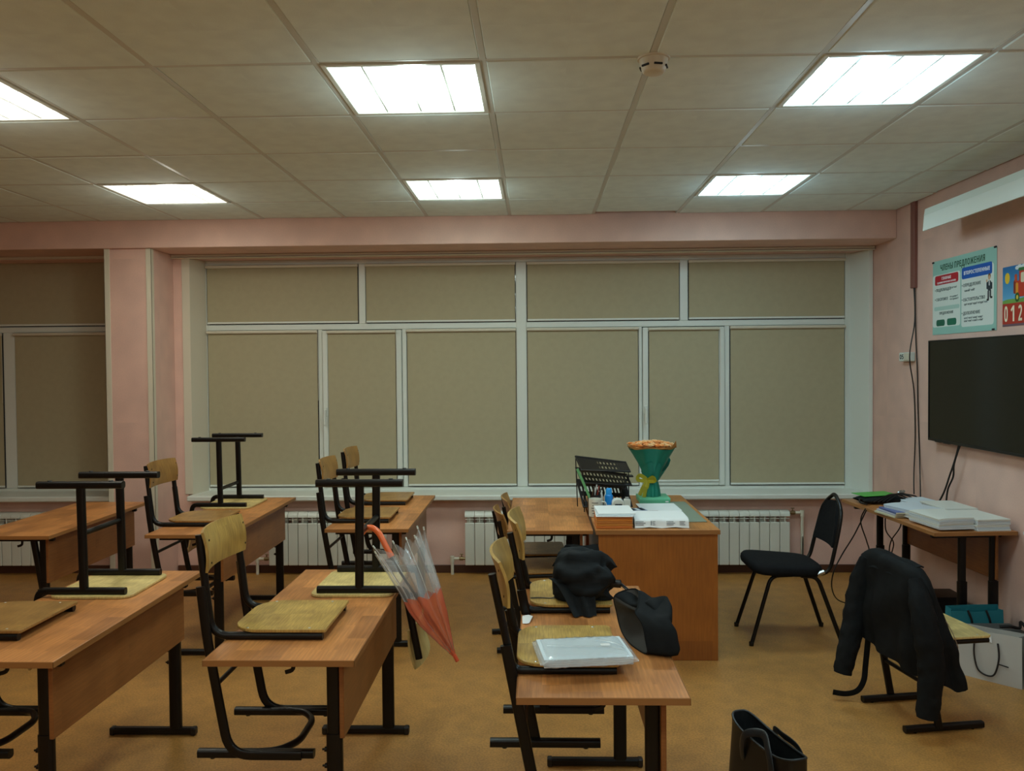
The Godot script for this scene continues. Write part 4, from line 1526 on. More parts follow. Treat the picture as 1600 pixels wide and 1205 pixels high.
# ---------------------------------------------------------------- right side
func lettering(parent: Node3D, text: String, x: float, y: float, height: float, m: Material, z := 0.0012, wide := 0.0, centre := true) -> void:
	var tm := TextMesh.new()
	var f := SystemFont.new()
	f.font_names = PackedStringArray(["Droid Sans"])
	f.font_weight = 700
	tm.font = f
	tm.text = text
	tm.font_size = 32
	tm.pixel_size = height / 23.0
	tm.depth = 0.0004
	tm.curve_step = 2.0
	tm.horizontal_alignment = HORIZONTAL_ALIGNMENT_CENTER if centre else HORIZONTAL_ALIGNMENT_LEFT
	var o := MeshInstance3D.new()
	o.name = "lettering"
	o.mesh = tm
	o.material_override = m
	o.position = Vector3(x, y, z)
	if wide > 0.0:
		var w := tm.get_aabb().size.x
		if w > 0.001:
			o.scale.x = wide / w
	parent.add_child(o, true)


func blot(im: Image, c: Vector2, r: Vector2, col: Color) -> void:
	for y in range(int(c.y - r.y), int(c.y + r.y) + 1):
		for x in range(int(c.x - r.x), int(c.x + r.x) + 1):
			if x >= 0 and y >= 0 and x < im.get_width() and y < im.get_height():
				if pow((x - c.x) / r.x, 2.0) + pow((y - c.y) / r.y, 2.0) <= 1.0:
					im.set_pixel(x, y, col)


func round_fill(im: Image, r: Rect2i, rad: int, col: Color) -> void:
	for y in range(r.position.y, r.end.y):
		for x in range(r.position.x, r.end.x):
			var dx := maxi(0, maxi(r.position.x + rad - x, x - (r.end.x - 1 - rad)))
			var dy := maxi(0, maxi(r.position.y + rad - y, y - (r.end.y - 1 - rad)))
			if dx * dx + dy * dy <= rad * rad and x >= 0 and y >= 0 and x < im.get_width() and y < im.get_height():
				im.set_pixel(x, y, col)


func print_on(t: Node3D, im: Image, w: float, h: float, called: String) -> void:
	var q := QuadMesh.new()
	q.size = Vector2(w, h)
	var m := mat(called + "_ink", Color.WHITE, 0.4)
	m.albedo_texture = ImageTexture.create_from_image(im)
	var o := MeshInstance3D.new()
	o.name = "print"
	o.mesh = q
	o.material_override = m
	o.position = Vector3(0, h / 2, 0.0022)
	t.add_child(o, true)


func posters() -> void:
	var w := 0.757
	var h := 0.487
	var t := thing("poster", "pale green grammar poster with red and blue title boxes above the television", "poster", Vector3(WALL_X - 0.001, 1.840, -5.158), -PI / 2)
	var g := G.new()
	var rows := []
	for i in 4:
		var r := PackedVector3Array()
		for j in 6:
			r.append(Vector3(lerpf(-w / 2, w / 2, j / 5.0), lerpf(0, h, i / 3.0), 0.0018))
		rows.append(r)
	g.slab(rows, 0.001)
	part("sheet", g, pick("paper"), t)
	var im := Image.create(760, 490, false, Image.FORMAT_RGB8)
	im.fill(Color(0.59, 0.77, 0.72))
	round_fill(im, Rect2i(0, 95, 355, 345), 18, Color(0.85, 0.88, 0.85))
	round_fill(im, Rect2i(368, 92, 362, 362), 18, Color(0.86, 0.89, 0.86))
	round_fill(im, Rect2i(20, 305, 325, 26), 8, Color(0.68, 0.80, 0.76))
	round_fill(im, Rect2i(30, 100, 300, 62), 12, Color(0.72, 0.13, 0.19))
	round_fill(im, Rect2i(372, 84, 340, 72), 12, Color(0.06, 0.36, 0.72))
	round_fill(im, Rect2i(50, 392, 112, 42), 14, Color(0.02, 0.38, 0.29))
	round_fill(im, Rect2i(190, 390, 118, 44), 14, Color(0.02, 0.42, 0.32))
	# a walking schoolboy in a dark suit
	var sk := Color(0.85, 0.66, 0.52)
	blot(im, Vector2(682, 168), Vector2(15, 17), Color(0.50, 0.33, 0.14))
	blot(im, Vector2(681, 176), Vector2(12, 14), sk)
	round_fill(im, Rect2i(664, 194, 38, 60), 12, Color(0.16, 0.22, 0.26))
	round_fill(im, Rect2i(677, 194, 9, 30), 3, Color(0.9, 0.9, 0.88))
	round_fill(im, Rect2i(652, 200, 14, 44), 6, Color(0.16, 0.22, 0.26))
	round_fill(im, Rect2i(700, 205, 14, 42), 6, Color(0.16, 0.22, 0.26))
	blot(im, Vector2(655, 192), Vector2(8, 9), sk)
	round_fill(im, Rect2i(664, 250, 16, 58), 6, Color(0.12, 0.15, 0.2))
	round_fill(im, Rect2i(686, 248, 16, 46), 6, Color(0.12, 0.15, 0.2))
	round_fill(im, Rect2i(654, 300, 26, 12), 5, Color(0.08, 0.08, 0.08))
	round_fill(im, Rect2i(692, 288, 24, 12), 5, Color(0.08, 0.08, 0.08))
	print_on(t, im, w, h, "grammar_poster")
	var green := mat("letters_green", Color(0.10, 0.30, 0.21), 0.6)
	var dark := mat("letters_dark", Color(0.22, 0.30, 0.30), 0.6)
	var white := mat("letters_white", Color(0.92, 0.92, 0.92), 0.6)
	var py := func(v: float) -> float: return h * (1.0 - v / 490.0)
	var px := func(u: float) -> float: return w * (u / 760.0 - 0.5)
	var z := 0.0026
	lettering(t, "ЧЛЕНЫ ПРЕДЛОЖЕНИЯ", px.call(370), py.call(52), 0.040, green, z, 0.53)
	lettering(t, "ГЛАВНЫЕ", px.call(180), py.call(122), 0.019, white, z)
	lettering(t, "грамматическая основа", px.call(180), py.call(147), 0.014, white, z)
	lettering(t, "ВТОРОСТЕПЕННЫЕ", px.call(542), py.call(120), 0.023, white, z)
	lettering(t, "• ПОДЛЕЖАЩЕЕ", px.call(30), py.call(196), 0.019, dark, z, 0.0, false)
	lettering(t, "кто? что?", px.call(235), py.call(193), 0.012, dark, z, 0.0, false)
	lettering(t, "• СКАЗУЕМОЕ", px.call(30), py.call(258), 0.019, dark, z, 0.0, false)
	lettering(t, "что делает?", px.call(225), py.call(250), 0.012, dark, z, 0.0, false)
	lettering(t, "что сделает?", px.call(225), py.call(266), 0.012, dark, z, 0.0, false)
	lettering(t, "ПРЕДЛОЖЕНИЕ", px.call(180), py.call(350), 0.017, dark, z)
	lettering(t, "• ОПРЕДЕЛЕНИЕ", px.call(372), py.call(196), 0.020, dark, z, 0.0, false)
	lettering(t, "какой? чей?", px.call(405), py.call(230), 0.014, dark, z, 0.0, false)
	lettering(t, "• ОБСТОЯТЕЛЬСТВО", px.call(372), py.call(286), 0.020, dark, z, 0.0, false)
	lettering(t, "где? когда? куда? откуда? как?", px.call(400), py.call(314), 0.0125, dark, z, 0.0, false)
	lettering(t, "• ДОПОЛНЕНИЕ", px.call(372), py.call(370), 0.020, dark, z, 0.0, false)
	lettering(t, "кого? чего? кому? чему?", px.call(400), py.call(400), 0.0125, dark, z, 0.0, false)
	lettering(t, "кем? чем? о ком? о чём?", px.call(400), py.call(418), 0.0125, dark, z, 0.0, false)
	for c in [Vector3(-w / 2 + 0.01, h - 0.006, 0.002), Vector3(w / 2 - 0.012, h - 0.006, 0.002), Vector3(w / 2 - 0.03, 0.006, 0.002)]:
		g = G.new()
		g.box(c + Vector3(0, 0, 0.003), Vector3(0.024, 0.011, 0.006), 0.002)
		part("clip", g, pick("ink"), t)

	var w2 := 1.1
	var h2 := 0.335
	var t2 := thing("poster", "number poster with a red toy train and the digits 0 1 2", "poster", Vector3(WALL_X - 0.001, 1.856, -4.72 + w2 / 2), -PI / 2)
	g = G.new()
	g.span(Vector3(-w2 / 2, 0, 0.0005), Vector3(w2 / 2, h2, 0.0018), 0.0)
	part("sheet", g, pick("paper"), t2)
	im = Image.create(880, 268, false, Image.FORMAT_RGB8)
	for y in 268:
		for x in 880:
			im.set_pixel(x, y, Color(0.10, 0.42, 0.66).lerp(Color(0.40, 0.68, 0.84), clampf(y / 150.0, 0, 1)))
	for k in 9:
		blot(im, Vector2(60 + k * 110, 172), Vector2(90, 26), Color(0.45, 0.64, 0.30))
	blot(im, Vector2(36, 52), Vector2(19, 25), Color(0.95, 0.78, 0.18))
	# engine and waggons
	for k in 6:
		blot(im, Vector2(112 + k * 16, 12 - (k % 2) * 4), Vector2(16, 9), Color(0.86, 0.9, 0.9))
	round_fill(im, Rect2i(84, 66, 26, 60), 6, Color(0.55, 0.16, 0.12))
	round_fill(im, Rect2i(92, 40, 20, 34), 4, Color(0.80, 0.30, 0.14))
	round_fill(im, Rect2i(100, 70, 90, 72), 10, Color(0.80, 0.22, 0.13))
	round_fill(im, Rect2i(100, 78, 20, 60), 6, Color(0.92, 0.62, 0.18))
	round_fill(im, Rect2i(126, 24, 70, 112), 8, Color(0.80, 0.22, 0.13))
	round_fill(im, Rect2i(138, 36, 46, 44), 6, Color(0.90, 0.84, 0.72))
	round_fill(im, Rect2i(120, 14, 84, 14), 5, Color(0.20, 0.45, 0.22))
	for k in 4:
		round_fill(im, Rect2i(220 + k * 165, 60, 145, 78), 8, [Color(0.90, 0.70, 0.2), Color(0.3, 0.6, 0.35), Color(0.82, 0.3, 0.2), Color(0.3, 0.45, 0.75)][k])
	for k in 11:
		blot(im, Vector2(112 + k * 74, 142), Vector2(17, 21), Color(0.16, 0.36, 0.14))
		blot(im, Vector2(112 + k * 74, 142), Vector2(8, 10), Color(0.85, 0.78, 0.3))
	im.fill_rect(Rect2i(0, 166, 880, 102), Color(0.72, 0.20, 0.13))
	im.fill_rect(Rect2i(0, 258, 880, 10), Color(0.45, 0.33, 0.38))
	print_on(t2, im, w2, h2, "number_poster")
	var cream := mat("letters_cream", Color(0.95, 0.90, 0.78), 0.6)
	for k in 10:
		lettering(t2, str(k), -w2 / 2 + 0.035 + k * 0.068, 0.068, 0.088, cream, 0.0026, 0.034)


func right_side() -> void:
	posters()
	var g := G.new()
	# television
	var tv := thing("television", "large dark wall television, switched off, under the posters", "television", Vector3(WALL_X, 1.145, -4.87), -PI / 2)
	g.span(Vector3(-0.6, 0.0, 0.03), Vector3(0.6, 0.655, 0.056), 0.006)
	part("body", g, pick("black_plastic"), tv)
	g = G.new()
	for s in [-1, 1]:
		g.span(Vector3(s * 0.602, 0.0, 0.05), Vector3(s * 0.592, 0.657, 0.064), 0.002)
	g.span(Vector3(-0.602, 0.647, 0.05), Vector3(0.602, 0.657, 0.064), 0.002)
	g.span(Vector3(-0.602, -0.002, 0.05), Vector3(0.602, 0.014, 0.064), 0.002)
	part("bezel", g, pick("black_plastic"), tv)
	g = G.new()
	g.span(Vector3(-0.592, 0.014, 0.055), Vector3(0.592, 0.647, 0.060), 0.0)
	part("screen", g, pick("screen"), tv)
	g = G.new()
	g.span(Vector3(-0.25, 0.12, 0.0), Vector3(0.25, 0.16, 0.031), 0.003)
	g.span(Vector3(-0.25, 0.44, 0.0), Vector3(0.25, 0.48, 0.031), 0.003)
	part("wall_mount", g, pick("black_metal"), tv)
	for x in [-0.53, -0.42]:
		g = G.new()
		g.span(Vector3(x, -0.008, 0.03), Vector3(x + 0.07, 0.002, 0.055), 0.002)
		part("port_cover", g, pick("black_plastic"), tv)
	# board lamp
	var lp := thing("board_lamp", "long white board lamp jutting from the right wall near the ceiling", "lamp", Vector3(WALL_X, 2.55, -4.15))
	var prof := [Vector2(-0.222, 0.066), Vector2(-0.229, 0.024), Vector2(-0.236, -0.070), Vector2(-0.226, -0.070), Vector2(-0.12, 0.03), Vector2(-0.13, 0.066)]
	g = G.new()
	g.extrude(PackedVector2Array([prof[0], prof[1], Vector2(-0.219, 0.022), Vector2(-0.213, 0.06), Vector2(-0.13, 0.058), prof[5]]), 2.06, Transform3D(Basis(), Vector3(0, 0, -1.03)))
	part("housing", g, mat("lamp_white", Color(0.90, 0.94, 0.91), 0.14), lp)
	g = G.new()
	g.extrude(PackedVector2Array([prof[1], prof[2], Vector2(-0.231, -0.072), Vector2(-0.224, 0.022)]), 2.06, Transform3D(Basis(), Vector3(0, 0, -1.03)))
	part("reflector", g, mat("lamp_reflector", Color(0.93, 0.96, 0.93), 0.3), lp)
	for z in [-1.036, 1.03]:
		g = G.new()
		g.extrude(PackedVector2Array([prof[0], prof[1], prof[2], Vector2(-0.222, -0.068), Vector2(-0.12, 0.03), prof[5]]), 0.006, Transform3D(Basis(), Vector3(0, 0, z)))
		part("end_cap", g, pick("white_trim"), lp)
	for z in [-0.62, 0.55]:
		g = G.new()
		g.span(Vector3(-0.16, 0.05, z), Vector3(0.0, 0.075, z + 0.03), 0.003)
		g.span(Vector3(-0.012, 0.03, z - 0.03), Vector3(0.0, 0.11, z + 0.06), 0.002)
		part("bracket", g, mat("bracket_grey", Color(0.55, 0.58, 0.55), 0.4), lp)
	g = G.new()
	g.tube(PackedVector3Array([Vector3(-0.17, 0.025, -1.0), Vector3(-0.17, 0.025, 1.0)]), 0.013, 0.013, Vector3.UP, 10)
	part("tube", g, pick("white_enamel"), lp)
	# socket box
	var sb := thing("socket_box", "small white socket box on the right wall beside the cable duct", "socket", Vector3(WALL_X, 1.667, -5.875), -PI / 2)
	g = G.new()
	g.span(Vector3(-0.085, 0.0, 0.0), Vector3(0.085, 0.064, 0.04), 0.005)
	part("body", g, pick("white_plastic"), sb)
	g = G.new()
	g.span(Vector3(0.0, 0.006, 0.04), Vector3(0.08, 0.058, 0.043), 0.003)
	part("cover", g, pick("white_trim"), sb)
	lettering(sb, "05", -0.04, 0.032, 0.034, pick("ink"), 0.0405, 0.06)
	cables()
	right_desk_things()
	floor_things()


func cord(label: String, pts: Array, r := 0.0042, category := "cable", group := "") -> void:
	var g := G.new()
	g.tube(curve(pts, 6), r, r, Vector3(0.3, 0.2, 1), 6)
	solo("cable", g, pick("cable"), label, category, Vector3(), 0.0, group)


func cables() -> void:
	cord("left black cable hanging from the television's underside to the papers", [Vector3(2.612, 1.155, -5.10), Vector3(2.610, 1.042, -5.150), Vector3(2.606, 0.947, -5.200), Vector3(2.596, 0.834, -5.250), Vector3(2.58, 0.745, -5.300)], 0.006)
	cord("right black cable under the television, kinked half way down", [Vector3(2.615, 1.155, -5.09), Vector3(2.613, 1.023, -5.162), Vector3(2.626, 0.935, -5.200), Vector3(2.618, 0.846, -5.250), Vector3(2.612, 0.745, -5.26)], 0.006)
	cord("left thin cable running down the wall from the cable duct", [Vector3(2.648, 2.19, -5.79), Vector3(2.652, 1.95, -5.785), Vector3(2.606, 1.7, -5.76), Vector3(2.65, 1.463, -5.79), Vector3(2.65, 1.15, -5.769), Vector3(2.64, 0.881, -5.765), Vector3(2.602, 0.75, -5.68)])
	cord("right thin cable running down the wall, nearer to the television", [Vector3(2.648, 2.19, -5.775), Vector3(2.65, 1.85, -5.765), Vector3(2.65, 1.6, -5.74), Vector3(2.652, 1.331, -5.732), Vector3(2.65, 0.978, -5.701), Vector3(2.60, 0.745, -5.58)])
	cord("long black cable sagging from the wall desk in a loop down to the floor", [Vector3(2.085, 0.725, -5.2), Vector3(2.03, 0.56, -5.25), Vector3(1.967, 0.413, -5.30), Vector3(1.914, 0.30, -5.30), Vector3(1.923, 0.182, -5.35), Vector3(2.002, 0.077, -5.45), Vector3(2.165, 0.008, -5.60), Vector3(2.315, 0.006, -5.65), Vector3(2.5, 0.006, -5.7)])
	cord("twisted black cable under the far left corner of the wall desk", [Vector3(2.118, 0.716, -5.30), Vector3(2.108, 0.623, -5.35), Vector3(2.166, 0.487, -5.40), Vector3(2.205, 0.40, -5.46), Vector3(2.192, 0.302, -5.55), Vector3(2.215, 0.20, -5.6), Vector3(2.25, 0.006, -5.65)])
	cord("left of two crossing cables below the wall desk", [Vector3(2.387, 0.69, -5.40), Vector3(2.387, 0.583, -5.40), Vector3(2.37, 0.465, -5.50), Vector3(2.40, 0.355, -5.60), Vector3(2.462, 0.265, -5.70), Vector3(2.49, 0.10, -5.75), Vector3(2.5, 0.006, -5.76)])
	cord("right of two crossing cables below the wall desk", [Vector3(2.291, 0.69, -5.40), Vector3(2.291, 0.558, -5.40), Vector3(2.385, 0.452, -5.50), Vector3(2.415, 0.333, -5.60), Vector3(2.511, 0.265, -5.70), Vector3(2.60, 0.238, -5.70), Vector3(2.62, 0.1, -5.7)])


func right_desk_things() -> void:
	var yaw := deg_to_rad(3.9)
	var top := DESK_H
	var g: G
	# stacks of white exercise books, every book its own
	var stacks := [
		[Vector3(2.508, top, -4.70), Vector3(0.19, 0.0112, 0.30), 6, "near right stack on the wall desk", "exercise books in the near right stack", 0.02],
		[Vector3(2.305, top, -4.70), Vector3(0.205, 0.0108, 0.29), 6, "near left stack on the wall desk", "exercise books in the near left stack", 0.05],
		[Vector3(2.515, top, -5.03), Vector3(0.20, 0.0112, 0.29), 6, "rear right stack on the wall desk", "exercise books in the rear right stack", -0.03],
		[Vector3(2.29, top, -5.01), Vector3(0.20, 0.0108, 0.27), 5, "curling rear left stack on the wall desk", "exercise books in the rear left stack", 0.22]]
	var k := 0
	for s in stacks:
		for i in s[2]:
			g = G.new()
			var sz: Vector3 = s[1]
			if k == 1 or k == 3:
				# open edges curl towards the room
				var rows := []
				for a in 8:
					var u := a / 7.0
					var lift := 0.0
					if u < 0.35:
						lift = -0.006 * pow((0.35 - u) / 0.35, 2.0) * (1.0 if i > 0 else 0.0)
					var r := PackedVector3Array()
					for b in 5:
						r.append(Vector3((u - 0.5) * sz.x, sz.y - 0.0008 + lift, (b / 4.0 - 0.5) * sz.z))
					rows.append(r)
				g.slab(rows, -(sz.y - 0.0012) if true else 0.0)
			else:
				g.box(Vector3(0, sz.y / 2, 0), sz - Vector3(0, 0.0004, 0), 0.002)
			var p: Vector3 = s[0] + Vector3(rng.randf_range(-0.004, 0.004), i * sz.y, rng.randf_range(-0.005, 0.005))
			var c: int = i % 3
			solo("exercise_book", g, mat("book_white_%d" % c, [Color(0.84, 0.86, 0.86), Color(0.80, 0.83, 0.85), Color(0.86, 0.86, 0.82)][c], 0.5), "exercise book, %s of the %s" % [["topmost", "second from the top", "third from the top", "third from the bottom", "second from the bottom", "lowest"][s[2] - 1 - i + (6 - s[2] if s[2] - 1 - i > 2 else 0)], s[3]], "book", p, yaw + s[5] + rng.randf_range(-0.012, 0.012), s[4])
		k += 1
	# bluish workbooks, grey sheaf, black cable pouch with a green folder
	for i in 3:
		g = G.new()
		g.box(Vector3(0, 0.0065, 0), Vector3(0.15, 0.0125, 0.21), 0.002)
		var b := solo("workbook", g, mat("workbook_%d" % i, [Color(0.80, 0.78, 0.66), Color(0.72, 0.72, 0.76), Color(0.36, 0.40, 0.58)][i], 0.45), ["lowest, cream workbook left of the white stacks on the wall desk", "middle, pale workbook left of the white stacks on the wall desk", "topmost, slate blue workbook left of the white stacks on the wall desk"][i], "book", Vector3(2.205 + 0.006 * i, top + 0.0128 * i, -5.06 + 0.012 * i), yaw + 0.1 - 0.05 * i, "workbooks on the wall desk")
		g = G.new()
		g.box(Vector3(0.002, 0.0065, 0.002), Vector3(0.15, 0.008, 0.21), 0.0)
		part("pages", g, pick("paper_cream"), b)
	g = G.new()
	for i in 3:
		g.box(Vector3(0.004 * i, 0.006 + 0.011 * i, 0), Vector3(0.2, 0.0105, 0.25), 0.003, Basis(Vector3.UP, 0.08 * i))
	solo("paper_sheaf", g, pick("paper_cool"), "grey white sheaf behind the book stacks, close to the television cables", "papers", Vector3(2.50, top, -5.40), yaw - 0.1)
	var p2 := thing("cable_pouch", "black bundle of cables and pouch at the far end of the wall desk", "bag", Vector3(2.30, top, -5.50), 0.12)
	g = G.new()
	var rows2 := []
	for i in 13:
		var u := i / 12.0
		var r := PackedVector3Array()
		for j in 20:
			var a := TAU * j / 20.0
			var hh := 0.024 * pow(maxf(0.05, 1.0 - pow(absf(2.0 * u - 1.0), 5.0)), 0.5)
			r.append(Vector3(lerpf(-0.16, 0.16, u), 0.025 + sin(a) * hh * (1.0 + 0.12 * sin(u * 17.0 + a * 2.0)), cos(a) * 0.085 * (0.85 + 0.1 * sin(u * 9.0))))
		rows2.append(r)
	g.grid(rows2)
	part("pouch", g, pick("black_nylon"), p2)
	for i in 4:
		g = G.new()
		var c := Vector3(0.02 + 0.03 * i, 0.05, 0.02)
		g.tube(curve([c + Vector3(-0.12, -0.03, 0.07), c + Vector3(-0.02, 0.008 + 0.004 * i, 0.05), c + Vector3(0.06, 0.006, 0.0), c + Vector3(0.10 + 0.02 * i, -0.02, 0.04 - 0.03 * i), c + Vector3(0.13, -0.043, 0.07 - 0.02 * i)], 6), 0.005, 0.005, Vector3.UP, 6)
		part("cable", g, pick("cable"), p2)
	g = G.new()
	g.tube(curve([Vector3(-0.155, 0.03, 0.05), Vector3(-0.185, 0.04, 0.07), Vector3(-0.19, 0.02, 0.09), Vector3(-0.15, 0.008, 0.1)], 6), 0.005, 0.005, Vector3.UP, 6)
	part("cable", g, pick("cable"), p2)
	for i in 2:
		g = G.new()
		g.lathe(PackedVector2Array([Vector2(0.001, 0.0), Vector2(0.009, 0.0), Vector2(0.009, 0.03), Vector2(0.001, 0.03)]), Vector3(0.12 + 0.02 * i, 0.062, 0.0), 10, Basis(Vector3(0, 0, 1), -1.1))
		part("plug", g, pick("steel"), p2)
	g = G.new()
	g.box(Vector3(0, 0.002, 0), Vector3(0.24, 0.004, 0.16), 0.001, Basis(Vector3(0, 0, 1), 0.02))
	solo("folder", g, mat("folder_green", Color(0.28, 0.68, 0.25), 0.4), "bright green folder lying on the black cable pouch", "folder", Vector3(2.275, top + 0.0515, -5.54), 0.16)


func floor_things() -> void:
	var g := G.new()
	# black box under the wall desk
	var pc := thing("black_box", "low black box on the floor under the wall desk, beyond the coat", "box", Vector3(2.43, 0, -5.06))
	g.span(Vector3(-0.17, 0.01, -0.1), Vector3(0.16, 0.235, 0.1), 0.004)
	part("body", g, mat("box_black", Color(0.05, 0.04, 0.035), 0.4), pc)
	g = G.new()
	g.span(Vector3(-0.155, 0.03, 0.099), Vector3(0.145, 0.215, 0.104), 0.003)
	part("front_panel", g, pick("black_plastic"), pc)
	for x in [-0.13, 0.12]:
		for z in [-0.07, 0.07]:
			g = G.new()
			g.lathe(PackedVector2Array([Vector2(0.012, 0.012), Vector2(0.012, 0.0), Vector2(0.001, 0.0)]), Vector3(x, 0, z), 10)
			part("rubber_foot", g, pick("black_plastic"), pc)
	# teal gift bag with dark handles
	var tb := thing("gift_bag", "teal gift bag with two dark cord handles behind the coat chair's seat", "bag", Vector3(2.415, 0, -4.545), 0.03)
	var teal := mat("teal_card", Color(0.13, 0.46, 0.50), 0.55)
	g = G.new()
	g.slab([PackedVector3Array([Vector3(-0.145, 0, 0.045), Vector3(0, 0, 0.045), Vector3(0.145, 0, 0.045)]), PackedVector3Array([Vector3(-0.145, 0.285, 0.02), Vector3(0, 0.28, 0.025), Vector3(0.145, 0.29, 0.02)])], 0.002)
	part("front", g, teal, tb)
	g = G.new()
	g.slab([PackedVector3Array([Vector3(-0.145, 0, -0.045), Vector3(0, 0, -0.045), Vector3(0.145, 0, -0.045)]), PackedVector3Array([Vector3(-0.145, 0.30, -0.03), Vector3(0, 0.305, -0.03), Vector3(0.145, 0.305, -0.03)])], 0.002)
	part("back", g, teal, tb)
	for s in [-1, 1]:
		g = G.new()
		g.slab([PackedVector3Array([Vector3(s * 0.145, 0, -0.045), Vector3(s * 0.137, 0, 0), Vector3(s * 0.145, 0, 0.045)]), PackedVector3Array([Vector3(s * 0.145, 0.3, -0.03), Vector3(s * 0.13, 0.29, 0), Vector3(s * 0.145, 0.288, 0.02)])], 0.002)
		part("gusset", g, teal, tb)
	for x in [-0.04, 0.06]:
		g = G.new()
		g.tube(curve([Vector3(x - 0.012, 0.29, 0.026), Vector3(x - 0.004, 0.262, 0.034), Vector3(x + 0.004, 0.235, 0.037), Vector3(x + 0.006, 0.205, 0.037)], 5), 0.006, 0.004, Vector3.BACK, 6)
		part("cord_handle", g, pick("cable"), tb)
	# grey device between the bags
	var gd := thing("grey_case", "grey topped dark case with cables, between the teal and the white bag", "case", Vector3(2.475, 0, -4.44))
	g = G.new()
	g.span(Vector3(-0.12, 0.0, -0.05), Vector3(0.16, 0.195, 0.05), 0.004)
	part("body", g, pick("black_plastic"), gd)
	g = G.new()
	g.span(Vector3(-0.122, 0.196, -0.052), Vector3(0.10, 0.228, 0.052), 0.004)
	part("lid", g, mat("case_grey", Color(0.34, 0.34, 0.33), 0.5), gd)
	g = G.new()
	g.tube(curve([Vector3(0.0, 0.235, 0.03), Vector3(0.05, 0.24, 0.045), Vector3(0.1, 0.23, 0.04), Vector3(0.13, 0.25, 0.0), Vector3(0.15, 0.21, 0.03)], 6), 0.008, 0.008, Vector3.UP, 6)
	part("cable", g, pick("cable"), gd)
	# white paper carrier bag
	var a := Vector3(2.215, 0, -4.37)
	var wb := thing("paper_bag", "white paper carrier bag with dark cord handle at the right edge", "bag", a, -0.80)
	var wp := mat("white_card", Color(0.74, 0.72, 0.69), 0.5)
	var wl := 0.32
	var faces := [[Vector3(0, 0, 0), Vector3(wl, 0, 0), Vector3(wl - 0.008, 0.255, -0.02), Vector3(0.008, 0.245, -0.02)], [Vector3(0, 0, -0.11), Vector3(wl, 0, -0.11), Vector3(wl - 0.008, 0.26, -0.09), Vector3(0.008, 0.25, -0.09)]]
	for k in 2:
		var f: Array = faces[k]
		var rows := []
		for i in 6:
			var r := PackedVector3Array()
			for j in 9:
				var p: Vector3 = f[0].lerp(f[1], j / 8.0).lerp(f[3].lerp(f[2], j / 8.0), i / 5.0)
				p.z += 0.006 * sin(j * 1.1 + i * 0.8) * (i / 5.0) * (1.0 - absf(j / 4.0 - 1.0))
				r.append(p)
			rows.append(r)
		g = G.new()
		g.slab(rows, 0.0015)
		part("front" if k == 0 else "back", g, wp, wb)
	for x in [0.0, wl]:
		g = G.new()
		var inn: float = 0.02 if x == 0.0 else -0.02
		g.slab([PackedVector3Array([Vector3(x, 0, 0), Vector3(x, 0, -0.055), Vector3(x, 0, -0.11)]), PackedVector3Array([Vector3(x + inn * 0.4, 0.25, -0.02), Vector3(x + inn * 1.6, 0.245, -0.055), Vector3(x + inn * 0.4, 0.255, -0.09)])], 0.0015)
		part("gusset", g, wp, wb)
	g = G.new()
	g.span(Vector3(0, 0, -0.11), Vector3(wl, 0.002, 0), 0.0)
	part("bottom", g, wp, wb)
	g = G.new()
	g.tube(curve([Vector3(0.095, 0.205, -0.012), Vector3(0.098, 0.13, 0.003), Vector3(0.115, 0.06, 0.008), Vector3(0.145, 0.035, 0.009), Vector3(0.185, 0.035, 0.009), Vector3(0.205, 0.07, 0.008), Vector3(0.215, 0.14, 0.003), Vector3(0.205, 0.205, -0.01)], 6), 0.0045, 0.0045, Vector3.BACK, 7)
	part("cord_handle", g, mat("cord_brown", Color(0.13, 0.10, 0.08), 0.7), wb)
	g = G.new()
	g.box(Vector3(0.235, 0.1, 0.0035), Vector3(0.05, 0.006, 0.001), 0.0, Basis(Vector3(0, 0, 1), -0.1))
	part("printed_line", g, pick("ink"), wb)
	var tag_g := G.new()
	tag_g.slab([PackedVector3Array([Vector3(0.145, 0.20, -0.008), Vector3(0.165, 0.205, -0.006), Vector3(0.18, 0.2, -0.008)]), PackedVector3Array([Vector3(0.15, 0.235, -0.008), Vector3(0.165, 0.245, -0.006), Vector3(0.175, 0.235, -0.01)])], 0.002)
	part("paper_tag", tag_g, pick("paper"), wb)
	# dark case at the frame edge
	var dc := thing("dark_case", "upright dark case at the photo's right edge beside the white bag", "case", Vector3(2.585, 0, -4.12))
	g = G.new()
	g.span(Vector3(-0.115, 0.0, -0.06), Vector3(0.06, 0.335, 0.12), 0.008)
	part("body", g, pick("black_plastic"), dc)
	g = G.new()
	g.tube(fillet([Vector3(-0.05, 0.33, 0.03), Vector3(-0.05, 0.36, 0.03), Vector3(0.02, 0.36, 0.03), Vector3(0.02, 0.33, 0.03)], 0.015), 0.007, 0.007, Vector3.UP, 8)
	part("handle", g, pick("black_plastic"), dc)
	# corner of the next table
	var nt := thing("side_table", "pale edged corner of a table past the paper stacks, cut by the frame", "table", Vector3(2.63, 0, -4.0))
	g = G.new()
	g.span(Vector3(-0.028, 0.728, -0.42), Vector3(0.026, 0.745, 0.5), 0.002)
	part("tabletop", g, pick("paper_cool"), nt)
	g = G.new()
	g.span(Vector3(-0.015, 0.69, -0.40), Vector3(0.024, 0.727, 0.48), 0.002)
	part("apron", g, pick("black_metal"), nt)
	for z in [-0.36, 0.44]:
		g = G.new()
		g.span(Vector3(-0.005, 0.0, z - 0.02), Vector3(0.024, 0.69, z + 0.02), 0.003)
		part("leg", g, pick("black_metal"), nt)


